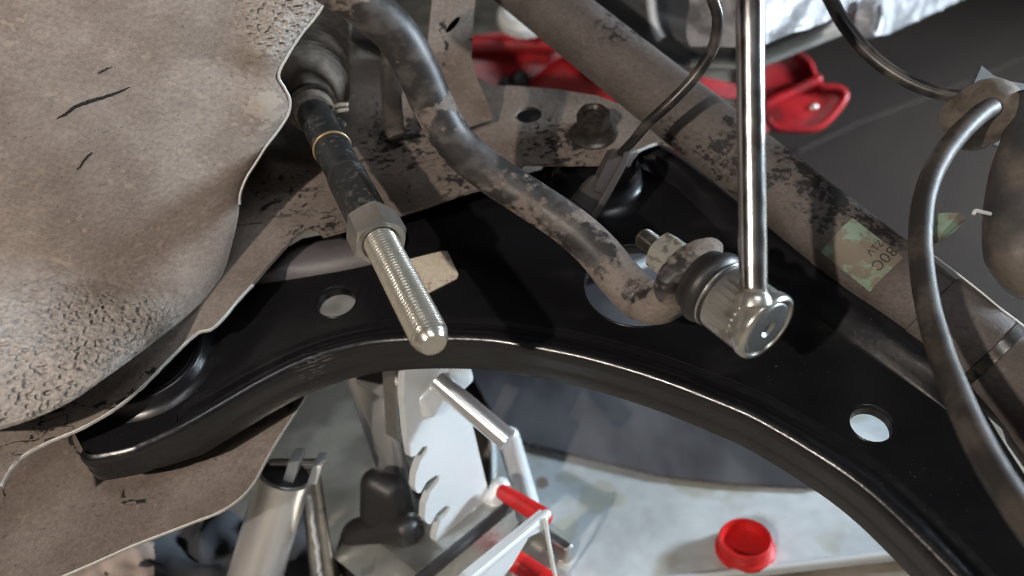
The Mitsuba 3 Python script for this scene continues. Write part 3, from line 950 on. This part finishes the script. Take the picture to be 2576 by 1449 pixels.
part(link, 'rod', sweep(rod, .00545, n=40, bump=.00005, bscale=200), 'm_chrome', smooth=True)
rd = unit(rod[3] - rod[0])
part(link, 'rod_collar', lathe([(.0074, -.004), (.0070, -.0012), (.0062, .0002), (.0056, .0012)], rod[0] - rd * .0005, rd, 40), 'm_zinc', smooth=40)
part(link, 'stud', thread(.0051, .00125,   .0200, L_(.0555), la, depth=.0006, taper=.0022), 'm_bolt', smooth=40)
part(link, 'stud_nut', hexnut(.0172, .0112, .0052, L_(.0512), la, .55), 'm_oldzinc', smooth=20)
part(link, 'stud_shank', lathe([(.0056, .036), (.0056, .060)], ca, la, 32), 'm_zinc')

# ================================================================ sensor cable
cab = thing('sensor_cable', 'thin black sensor cable curving in front of the drive shaft to a plastic connector', 'cable')
cq2 = spline([P(1778, -60, .385), P(1794, 0, .39), P(1806, 50, .395), P(1794, 120, .402), P(1750, 190, .410), P(1690, 255, .416), P(1630, 310, .425), P(1592, 355, .436), P(1562, 385, .445)], 12)
part(cab, 'sheath', sweep(cq2, np.interp(np.arange(len(cq2)), [0, 60, 96], [.0029, .0030, .0024]), n=20), 'm_cable', smooth=True)
cn = unit(BACK + .3 * RGT)
part(cab, 'connector', plate_n([(1545, 372), (1578, 388), (1568, 425), (1528, 492), (1497, 480), (1500, 464), (1530, 400)], P(1540, 430, .445), cn, .010), 'm_plastic', smooth=False)
part(cab, 'plug', plate_n([(1481, 455), (1497, 440), (1532, 470), (1540, 478), (1496, 545), (1444, 503)], P(1495, 490, .443), cn, .008), 'm_plastic', smooth=False)
part(cab, 'clip', sweep([P(1583, 372, .441), P(1572, 405, .441), P(1545, 455, .440), P(1518, 505, .438), P(1492, 546, .437)], .0009, .0022, n=10, ref=cn), 'm_plastic', smooth=True)
part(cab, 'clip_tab', sweep([P(1600, 383, .47), P(1586, 398, .465), P(1578, 415, .46)], .0012, .002, n=10, ref=cn), 'm_galv', smooth=True)

# ================================================================ drive shaft
ds = thing('drive_shaft', 'long dusty drive shaft tube crossing diagonally behind the link rod', 'drive shaft')


def mid(u):
    top, k = .745 * (u - 1478), np.interp(u, [1300, 1480, 1860, 2160, 2330], [172, 190, 206, 243, 262])
    return top + k / 2


a0, a1 = P(1300, mid(1300) - 4, .535), P(2380, mid(2380) + 8, .405)
ad = unit(a1 - a0)
ax0 = a0 - ad * .30
LS = np.linalg.norm(a1 - ax0)
RS = .0195
part(ds, 'tube', lathe([(RS, 0), (RS, LS - .035), (RS * 1.0, LS - .02), (RS * .98, LS)], ax0, ad, 96), 'm_shaft', smooth=40)
# outer boot and its clamps, going towards the wheel
part(ds, 'boot', lathe([(RS * .9, LS - .012), (RS * 1.06, LS - .010), (RS * 1.08, LS + .020), (RS * 1.02, LS + .022), (RS * 1.02, LS + .028), (RS * 1.12, LS + .031), (RS * 1.16, LS + .052), (RS * 1.35, LS + .058), (RS * 1.6, LS + .075), (RS * 1.45, LS + .09), (RS * 1.9, LS + .11), (RS * 1.7, LS + .13)], ax0, ad, 80), 'm_shaft', smooth=40)
part(ds, 'clamp', lathe([(RS * 1.04, LS + .0222), (RS * 1.08, LS + .0225), (RS * 1.08, LS + .0275), (RS * 1.04, LS + .0278)], ax0, ad, 80), 'm_bolt')
# label wrapped round the tube
axf = axis_frame(ax0, ad)
sc_ = P(2185, 650, .43)
sproj = (sc_ - ax0) @ ad
toe = EYE - (ax0 + ad * sproj)
toe = unit(toe - ad * (toe @ ad))
circ = np.cross(ad, toe)            # direction round the tube at the side facing the eye
if circ @ UPV > 0:
    circ = -circ                     # +angle goes down in the view


def on_shaft(ang, z, r):
    return ax0 + ad * z + (toe * math.cos(ang) + circ * math.sin(ang)) * r


def patch(a_lo, a_hi, z_lo, z_hi, r, na=30, nz=12, jag=0.0):
    g = []
    for i in range(nz):
        row = []
        for j in range(na):
            a = a_lo + (a_hi - a_lo) * j / (na - 1)
            z = z_lo + (z_hi - z_lo) * i / (nz - 1)
            row.append(on_shaft(a, z, r))
        g.append(row)
    g2 = np.array(g)
    ins = np.array([[ax0 + ad * ((p - ax0) @ ad) + unit(p - ax0 - ad * ((p - ax0) @ ad)) * (r - .0003) for p in row] for row in g])
    return outward(cat(grid_mesh(g2), grid_mesh(ins[:, ::-1])))


SZ = sproj
part(ds, 'label_sticker', patch(-.62, .62, SZ - .017, SZ + .0145, RS + .00035, jag=.1), 'm_sticker', smooth=True)
part(ds, 'tape', patch(.6, 1.5, SZ - .019, SZ + .0145, RS + .0003), 'm_shaft', smooth=True)


def wrap_text(txt, h, ang0, z0):
    t = meshkit.text_mesh(txt, h, .00012)
    t = t.subdivide()
    v = t.vertices
    out = np.array([on_shaft(ang0 + x / RS, z0 + y, RS + .0005 + z) for x, y, z in v])
    return trimesh.Trimesh(out, t.faces, process=False)


part(ds, 'label_print', wrap_text('80C', .0052, -.66, SZ + .0060), 'm_ink')
part(ds, 'label_print', wrap_text('Z1V', .0034, -.58, SZ + .0000), 'm_ink')
# torn end of the label standing off behind the hose
q0 = [P(2335, 612, .368), P(2345, 575, .370), P(2362, 536, .372)]
q1 = [P(2348, 613, .367), P(2385, 570, .367), P(2412, 536, .368)]
q2 = [P(2350, 613, .365), P(2398, 580, .364), P(2424, 548, .363)]
gg = np.stack([spline(q0, 6), spline(q0, 6) * .5 + spline(q1, 6) * .5 + BACK * .0015, spline(q1, 6), spline(q2, 6) + BACK * .002])
gg = np.concatenate([gg, gg[::-1] - BACK * .0004])
part(ds, 'label_torn_end', grid_mesh(gg, True), 'm_sticker', smooth=30, label='torn green end of the label sticking out behind the hose')

th_ = thing('rim_highlight', 'thin pale strand standing in for the highlight along the far edge of the drive shaft', 'highlight')
part(th_, 'strand', sweep(spline([P(2345, 640, .395), P(2450, 720, .391), P(2520, 778, .388), P(2575, 820, .385), P(2640, 880, .38)], 8), .0005, n=8), 'm_white', smooth=True)  # pale strand drawn as the bright highlight along the shaft edge
# ================================================================ brake hose, upper cable, grommet, strut
gro = thing('hose_bracket', 'round dusty hose grommet and bracket at the upper right', 'bracket')
gd = unit(-.8 * RGT + .1 * UPV + .6 * BACK)
part(gro, 'grommet', lathe([(.004, -.020), (.0150, -.020), (.0165, -.016), (.0168, -.004), (.0158, .003), (.0135, .008), (.0105, .011), (.004, .013)], P(2495, 272, .425), unit(.25 * RGT + .3 * UPV + .9 * BACK), 48), 'm_dustrubber', smooth=40)
part(gro, 'plate', plate_n([(2450, 210), (2470, 165), (2500, 190), (2545, 205), (2600, 215), (2600, 330), (2560, 385), (2490, 360)], P(2510, 280, .445), unit(BACK + .2 * RGT), .003), 'm_strut', smooth=False)
hose = thing('brake_hose', 'thick dusty rubber brake hose curving down the right side in front of the drive shaft', 'hose')
hq = spline([P(2495, 270, .412), P(2462, 290, .405), P(2415, 335, .395), P(2365, 400, .385), P(2330, 480, .374), P(2316, 570, .362), P(2318, 660, .350), P(2332, 760, .335), P(2358, 860, .318), P(2400, 975, .298), P(2455, 1100, .276), P(2520, 1215, .258), P(2600, 1330, .243), P(2700, 1450, .23)], 12)
part(hose, 'sheath', sweep(hq, .0050, n=28, bump=.0002, bscale=120), 'm_hose', smooth=True)
part(hose, 'lower_fitting', hullm([(P(2562, 1290, .262), .0045), (P(2580, 1310, .26), .004)]), 'm_dustrubber', smooth=True)
upc = thing('upper_cable', 'black cable hanging from the upper edge down to the grommet', 'cable')
uq = spline([P(2060, -60, .47), P(2090, 0, .465), P(2122, 58, .46), P(2172, 122, .455), P(2230, 172, .45), P(2300, 212, .445), P(2370, 236, .44), P(2440, 246, .435), P(2480, 250, .43)], 12)
part(upc, 'sheath', sweep(uq, np.interp(np.arange(len(uq)), [0, 30, 96], [.0042, .0040, .0034]), n=20), 'm_cable', smooth=True)
stu = thing('strut_body', 'grey dusty rounded strut body at the right edge', 'strut')
sq_ = spline([P(2590, 250, .42), P(2578, 340, .415), P(2560, 440, .41), P(2560, 540, .405), P(2565, 620, .40), P(2590, 690, .398), P(2625, 740, .398)], 8)
part(stu, 'body', sweep(sq_, np.interp(np.arange(len(sq_)), [0, 10, 22, 34, 44, 48], [.010, .0105, .0150, .0165, .012, .003]), n=40), 'm_strut', smooth=True)
part(stu, 'tie_tail', sweep(spline([P(2492, 538, .398), P(2470, 533, .396), P(2455, 530, .395), P(2449, 538, .394)], 6), .0010, n=10), 'm_white', smooth=True)

# ================================================================ engine side: casting and sump
cas = thing('gearbox_casting', 'bright rough aluminium gearbox casting at the top right', 'gearbox')
cp0, cnn = P(2150, 40, .70), unit(.55 * BACK + .5 * RGT - .5 * np.array([0, 0, 1.0]) * .4)
cm_ = plate_n([(1900, -90), (1900, 120), (2097, 48), (2150, 30), (2210, 90), (2236, 84), (2300, 55), (2353, 29), (2425, -4), (2540, -60), (2560, -120)], cp0, cnn, .05)
cm_ = refine(cm_, .006)
cm_.vertices += unit(cnn) * ((meshkit.fbm(cm_.vertices * 60, 3, 2) - .5) * .010)[:, None]
part(cas, 'shell', cm_, 'm_cast', smooth=50)
part(cas, 'rail', hullm([(P(1905, 152, .69), .0068), (P(2105, 72, .67), .0068)]), 'm_galv', smooth=40)
part(cas, 'boss', lathe([(.017, -.010), (.016, .001), (.0135, .004), (.0115, .003), (.0105, -.001), (.0100, -.012), (.002, -.012)], P(2198, 48, .690), cnn, 40), 'm_cast', smooth=40)
part(cas, 'boss_hole_shade', lathe([(.0104, -.010), (.0100, .0005), (.006, .0012), (.001, .0012)], P(2198, 48, .690), cnn, 32), 'm_rubber', smooth=40)  # black disc painting the darkness inside the boss hole
sump = thing('oil_sump', 'dark grey sump with rounded bottom between the drive shaft and the link rod', 'sump')
part(sump, 'body', hullm([(P(1470, -120, .76), .03), (P(1870, -120, .76), .03), (P(1650, 70, .74), .030), (P(1760, 120, .73), .018), (P(1880, 120, .73), .018), (P(1560, 20, .75), .03)]), 'm_pan', smooth=60)
part(sump, 'bottom_rail', hullm([(P(1740, 160, .71), .005), (P(1900, 163, .71), .005)]), 'm_steel', smooth=60)
part(sump, 'highlight_pipe', sweep(spline([P(1634, -60, .68), P(1640, 20, .68), P(1650, 70, .68), P(1664, 98, .68)], 8), .0042, n=16), 'm_galv', smooth=True)  # pale pipe drawn in place of a highlight on the dark sump

# ================================================================ floor jack behind
jack = thing('floor_jack', 'red floor jack standing behind the drive shaft at the top', 'jack')
jn = unit(.8 * BACK + .1 * RGT)
jp = P(1500, 190, 1.02)
part(jack, 'side_plate', plate_n([(1150, 95), (1260, 82), (1400, 92), (1600, 150), (1760, 190), (1920, 230), (1935, 320), (1880, 500), (1800, 470), (1650, 330), (1560, 260), (1420, 225), (1240, 222), (1150, 215)], jp, jn, .012), 'm_red', smooth=False)
part(jack, 'top_rail', hullm([(P(1160, 110, .985), .010), (P(1390, 112, .985), .010)]), 'm_red', smooth=True)
part(jack, 'lift_arm', hullm([(P(1355, 215, .97), .012), (P(1420, 180, .97), .018), (P(1600, 270, .98), .012)]), 'm_red', smooth=True)
for u, v, r in ((1308, 204, .012), (1270, 210, .008)):
    part(jack, 'knob', lathe([(r, -.01), (r, .006), (r * .7, .012), (r * .2, .013)], P(u, v, .965), jn, 24), 'm_rubber')
part(jack, 'cross_rod', hullm([(P(1705, 255, .95), .006), (P(1900, 262, .95), .006)]), 'm_steel', smooth=True)
# flared front wing with turned-up rim
wp, wn = P(2010, 240, .93), unit(.85 * BACK - .1 * RGT + .1 * UPV)
wing = [(1890, 168), (1960, 145), (2000, 138), (2030, 160), (2048, 200), (2065, 222), (2105, 226), (2123, 246), (2096, 288), (2052, 325), (1985, 330), (1945, 324), (1925, 300), (1890, 270)]
part(jack, 'wing', plate_n(wing, wp, wn, .004, rnd=4), 'm_red', smooth=False)
wr = spline([onplane(u, v, wp, wn) + wn * .005 for u, v in wing[2:13]], 8)
part(jack, 'wing_rim', sweep(wr, .0042, n=14), 'm_red', smooth=True)
part(jack, 'rivet', lathe([(.0045, -.001), (.0042, .002), (.002, .0032), (.0005, .0034)], onplane(2047, 268, wp, wn), wn, 24), 'm_steel')
part(jack, 'fold', hullm([(P(1925, 262, .918), .006), (P(2055, 200, .918), .006)]), 'm_red', smooth=True)
part(jack, 'saddle_cap', lathe([(.001, .012), (.022, .010), (.030, .003), (.031, -.006), (.02, -.01)][::-1], P(1318, 40, .93), unit(BACK + .6 * UPV), 40), 'm_white', label='white plastic cap on the jack')

# dark sheet standing in for the shade on the floor at the far side
def floor_plate(uv, h, th, rnd=0):
    return plate_n(uv, toS([0, 0, h]), G, th, rnd=rnd)


fm_ = thing('shade_sheet', 'dark brown sheet standing in for shaded floor behind the drive shaft', 'sheet')
part(fm_, 'sheet', floor_plate([(1700, 700), (2900, 900), (3000, -100), (2300, -240), (1880, -60), (1850, 250)], .006, .005), 'm_floor_shade', smooth=False)
part(fm_, 'seam', sweep([onfloor(2000, 380, .006), onfloor(2150, 308, .006), onfloor(2350, 235, .006), onfloor(2600, 130, .006)], .002, .008, n=8, ref=G), 'm_floor_shade', smooth=True)

# top left, behind the bar: hose and pale box
ch = thing('coolant_hose', 'dark blue grey hose loop behind the stabilizer bar at the top', 'hose')
part(ch, 'sheath', sweep(spline([P(780, 10, .80), P(845, 35, .79), P(890, 75, .78), P(930, 105, .77), P(985, 125, .76), P(1040, 120, .76)], 8), .010, n=20), 'm_mat', smooth=True)
pb = thing('washer_bottle', 'pale plastic bottle edge at the top beside the shell', 'bottle')
part(pb, 'body', hullm([(P(775, 42, .86), .010), (P(862, 36, .86), .010), (P(860, -60, .86), .012), (P(775, -60, .86), .012)]), 'm_white', smooth=60)
part(pb, 'neck', hullm([(P(905, 130, .80), .006), (P(955, 128, .80), .006), (P(930, 60, .82), .008)]), 'm_white', smooth=60)
bk = thing('bar_bracket', 'dark dusty stub of the bar bracket hanging behind the stabilizer bar', 'bracket')
part(bk, 'stub', sweep(spline([P(985, 80, .47), P(984, 150, .475), P(984, 230, .485), P(992, 320, .50), P(1000, 345, .50)], 8), [.0062] * 33, .0040, n=20, ref=RGT), 'm_hose', smooth=True)

# cream tape on the arm
tg = thing('tape_label', 'cream tape label with pink veins stuck to the black arm beside the threaded rod', 'label')
tz = ZA + .0008
tm_, _ = plate_z([(1030, 652), (1060, 644), (1118, 630), (1126, 633), (1153, 690), (1149, 700), (1076, 737), (1050, 720)], tz, .0006, smooth_n=0)
part(tg, 'tape', tm_, 'm_tag', smooth=False)

# ================================================================ tray, mat and red cap on the floor
tr = thing('drip_tray', 'light grey galvanised drip tray on the floor at the lower right', 'tray')
tc = [(1245, 1512), (2460, 1372), (2420, 830), (1235, 900)]
tq = np.array([onfloor(u, v, .010) for u, v in tc])
part(tr, 'base', floor_plate(tc, .010, .006), 'm_tray', smooth=False)
for k in range(4):
    a, b = tq[k], tq[(k + 1) % 4]
    part(tr, 'rolled_rim', sweep(np.linspace(a, b, 8) + G * .0015, .0026, n=14), 'm_galv', smooth=True)
mt = thing('rubber_mat', 'dark grey rubber mat lying over the far end of the tray', 'mat')
part(mt, 'sheet', floor_plate([(1120, 820), (1265, 1086), (1290, 1104), (1520, 1158), (1664, 1192), (1844, 1213), (2060, 1222), (2110, 1180), (2080, 850), (1780, 560), (1400, 560)], .015, .004), 'm_mat', smooth=False)
sr = thing('steel_strip', 'thin bright steel strip seen through the large hole of the arm', 'strip')
part(sr, 'strip', sweep([onfloor(1495, 702, .0185), onfloor(1590, 672, .0185), onfloor(1690, 632, .0185)], .003, .008, n=12, ref=G), 'm_galv', smooth=50)
rc = thing('red_cap', 'round red plastic cap standing open side up on the tray', 'cap')
c0 = onfloor(1874, 1386, .0105)
cd = (c0 - EYE) @ FWD
cr = 67 * cd / FW
part(rc, 'cup', lathe([(cr * .3, .001), (cr * 1.04, 0), (cr * 1.10, .0015), (cr * 1.10, .004), (cr * .99, .0052), (cr * .975, .009), (cr * .965, .0125), (cr * .93, .0138), (cr * .87, .0136), (cr * .84, .012), (cr * .80, .0045), (cr * .3, .004), (.001, .004)], c0, G, 64), 'm_redcap', smooth=35)
gf = axis_frame(c0, G)
for z in (.0068, .0098):
    part(rc, 'grip_ring', sweep(np.array([c0 + (gf[:3, 0] * math.cos(t) + gf[:3, 1] * math.sin(t)) * cr * .975 + G * z for t in np.linspace(0, 2 * np.pi, 60)]), .0007, n=8, cap=False), 'm_redcap', smooth=True)

# ================================================================ jack stand
js = thing('jack_stand', 'steel jack stand with toothed ratchet bar seen under the arch', 'jack stand')
hn = XR.T @ unit([.66, -.75, 0])                   # faces the viewer, to the right
hh = XR.T @ unit([.75, .66, 0])                    # along the face, up-right in the view
jp0 = P(1150, 1150, .515)
ztop = G


def PJ(u, v, d):
    """the stand was first laid out at 0.60 m; it stands a little nearer"""
    return P(u, v, d * .515 / .60)


bar_uv = [(1020, 905), (1168, 905), (1180, 925), (1180, 955), (1168, 962), (1170, 990), (1196, 1100), (1222, 1210), (1236, 1268), (1236, 1282), (1226, 1296), (1118, 1392), (1104, 1398), (1095, 1388), (1097, 1350), (1108, 1310), (1128, 1290), (1132, 1276),
          (1122, 1272), (1100, 1290), (1084, 1318), (1076, 1318), (1068, 1306), (1071, 1270), (1084, 1236), (1104, 1212), (1106, 1198), (1096, 1196), (1074, 1212), (1058, 1240), (1050, 1240), (1044, 1228), (1046, 1196), (1058, 1160), (1074, 1136), (1076, 1122), (1064, 1124), (1046, 1146), (1034, 1150), (1026, 1100), (1016, 1000)]
part(js, 'ratchet_bar', plate_n(bar_uv, jp0, hn, .006), 'm_galv', smooth=False)
part(js, 'rear_bar', plate_n(bar_uv, jp0 - hn * .034, hn, .006), 'm_steel', smooth=False)
part(js, 'spacer_plate', plate_n([(990, 905), (1040, 905), (1040, 1110), (1000, 1110)], jp0 - hn * .02, hn, .012), 'm_steel', smooth=False)
# sleeve
part(js, 'sleeve', plate_n([(1293, 1268), (1283, 1262), (1272, 1270), (1060, 1450), (1000, 1540), (1250, 1600), (1300, 1440), (1306, 1350)], jp0 + hn * .014, hn, .07), 'm_steel', smooth=False)
part(js, 'sleeve_lip', hullm([(onplane(1284, 1270, jp0 + hn * .018, hn), .004), (onplane(1040, 1472, jp0 + hn * .018, hn), .004), (onplane(1284, 1270, jp0 + hn * .004, hn), .004), (onplane(1040, 1472, jp0 + hn * .004, hn), .004)]), 'm_pan', smooth=40)
part(js, 'front_bracket', plate_n([(1376, 1292), (1380, 1302), (1376, 1328), (1330, 1352), (1290, 1420), (1200, 1540), (1100, 1540), (1180, 1452)], jp0 + hn * .060, hn, .006), 'm_galv', smooth=False)
part(js, 'bracket_lip', hullm([(onplane(1374, 1294, jp0 + hn * .058, hn), .0032), (onplane(1180, 1455, jp0 + hn * .058, hn), .0032)]), 'm_galv', smooth=60)
part(js, 'handle', hullm([(PJ(1268, 1240, .625), .0056), (PJ(1366, 1300, .60), .0062)]), 'm_redcap', smooth=60)
part(js, 'handle_tab', hullm([(PJ(1242, 1252, .64), .007), (PJ(1258, 1225, .64), .007), (PJ(1262, 1262, .64), .006)]), 'm_galv', smooth=60)
part(js, 'lower_handle', hullm([(PJ(1298, 1412, .66), .008), (PJ(1400, 1480, .64), .008)]), 'm_redcap', smooth=60)
part(js, 'lock_pin', sweep([PJ(1100, 958, .560), PJ(1278, 1108, .545)], .0066, n=32), 'm_silver', smooth=40)
# upper collar: corner of two flat bars
part(js, 'collar_bar', hullm([(PJ(1160, 912, .575), .005), (PJ(1062, 1000, .560), .005), (PJ(1062, 1030, .565), .005), (PJ(1080, 1030, .565), .005), (PJ(1170, 950, .58), .005)]), 'm_galv', smooth=40)
part(js, 'collar_side', hullm([(PJ(1050, 985, .565), .004), (PJ(930, 925, .62), .004), (PJ(910, 955, .62), .004), (PJ(1040, 1025, .57), .004)]), 'm_silver', smooth=40)
part(js, 'leg', hullm([(PJ(885, 930, .64), .006), (PJ(960, 930, .63), .006), (PJ(1015, 1225, .66), .007), (PJ(985, 1225, .67), .006)]), 'm_silver', smooth=40)
part(js, 'leg_strut', hullm([(PJ(1265, 1090, .66), .006), (PJ(1285, 1095, .66), .006), (PJ(1335, 1260, .72), .006), (PJ(1370, 1430, .76), .007)]), 'm_galv', smooth=40)
pw_ = refine(hullm([(PJ(945, 1215, .62), .010), (PJ(985, 1235, .62), .012), (PJ(950, 1290, .63), .012), (PJ(1000, 1300, .63), .012)]), .004)
part(js, 'pawl', pw_, 'm_rubber', smooth=60)
part(js, 'pawl_arm', hullm([(PJ(905, 1350, .64), .013), (PJ(890, 1400, .66), .013), (PJ(930, 1470, .66), .013), (PJ(1060, 1460, .63), .012), (PJ(1020, 1330, .62), .012), (PJ(960, 1320, .63), .010)]), 'm_rubber', smooth=60)
base_c = jp0 - G * (toW(jp0)[2]) - hn * .01
part(js, 'base', cat(box(base_c + G * .012, hh, hn, ztop, .055, .004, .012, .002), box(base_c + hh * .05 + G * .012, hn, hh, ztop, .05, .004, .012, .002), box(base_c - hh * .05 + G * .012, hn, hh, ztop, .05, .004, .012, .002)), 'm_steel', smooth=30)
cd_ = thing('white_cord', 'thin white cord hanging from the bracket of the jack stand', 'cord')
part(cd_, 'strand', sweep(spline([PJ(1372, 1305, .575), PJ(1376, 1340, .585), PJ(1385, 1390, .60), PJ(1398, 1450, .63), PJ(1430, 1490, .66)], 8), .0013, n=10), 'm_white', smooth=True)

# ================================================================ lower left: chrome cylinder and clutter
cc = thing('chrome_cylinder', 'shiny chrome cylinder leaning below the cut edge of the lower plate', 'cylinder')
c_a, c_b = P(714, 1205, .50), P(610, 1560, .53)
part(cc, 'tube', sweep(np.linspace(c_a, c_b, 20), np.linspace(.0165, .0180, 20), n=48), 'm_silver', smooth=40)
part(cc, 'collar', lathe([(.0158, -.003), (.0171, -.002), (.0171, .003), (.0154, .004)], c_a, unit(c_a - c_b), 40), 'm_silver', smooth=40)
part(cc, 'cap', lathe([(.0150, .003), (.0146, .0045), (.0120, .0050), (.001, .0050)], c_a, unit(c_a - c_b), 40), 'm_pan', smooth=40)
ct = unit(c_a - c_b)
part(cc, 'pivot_lug', box(c_a + ct * .010 + RGT * .004, RGT, ct, np.cross(RGT, ct), .0035, .008, .009, .001), 'm_galv', smooth=30)
part(cc, 'pivot_lug', box(c_a + ct * .008 + RGT * .019, RGT, ct, np.cross(RGT, ct), .0030, .007, .009, .001), 'm_galv', smooth=30)
part(cc, 'pivot_bolt', hullm([(c_a + ct * .012 - RGT * .010, .0026), (c_a + ct * .012 + RGT * .022, .0026)]), 'm_steel', smooth=40)
fb = thing('flat_steel_bar', 'narrow galvanised flat bar standing beside the chrome cylinder', 'bar')
part(fb, 'bar', hullm([(P(766, 1190, .52), .0035), (P(793, 1192, .52), .0035), (P(846, 1560, .55), .004), (P(808, 1560, .55), .004)]), 'm_steel', smooth=40)
part(fb, 'weld_bead', sweep(np.array([P(776 + 38 * t, 1240 + 260 * t, .513 + .024 * t) + rng.normal(0, .0004, 3) for t in np.linspace(0, 1, 40)]), .0016, n=10), 'm_galv', smooth=True)
rg = thing('dark_rag', 'crumpled dark shop rag on the floor at the lower left', 'rag')
gx_, gy_ = np.meshgrid(np.linspace(-80, 800, 110), np.linspace(1330, 1760, 60))
base = np.array([[onfloor(a, b, .004) for a, b in zip(r1, r2)] for r1, r2 in zip(gx_, gy_)])
hgt = .07 * np.abs(meshkit.fbm(base * 16, 3, 4) - .5) * 2 + .004
base = base + G * hgt[..., None]
part(rg, 'cloth', grid_mesh(base), 'm_rag', smooth=True)
pt = thing('paper_towel', 'pinkish crumpled paper towel beside the dark rag', 'paper towel')
gx_, gy_ = np.meshgrid(np.linspace(190, 400, 50), np.linspace(1385, 1500, 36))
base = np.array([[onfloor(a, b, .03) for a, b in zip(r1, r2)] for r1, r2 in zip(gx_, gy_)])
base = base + G * (.06 * (meshkit.fbm(base * 30, 3, 9) - .3))[..., None]
part(pt, 'sheet', grid_mesh(base), 'm_paper', smooth=True)
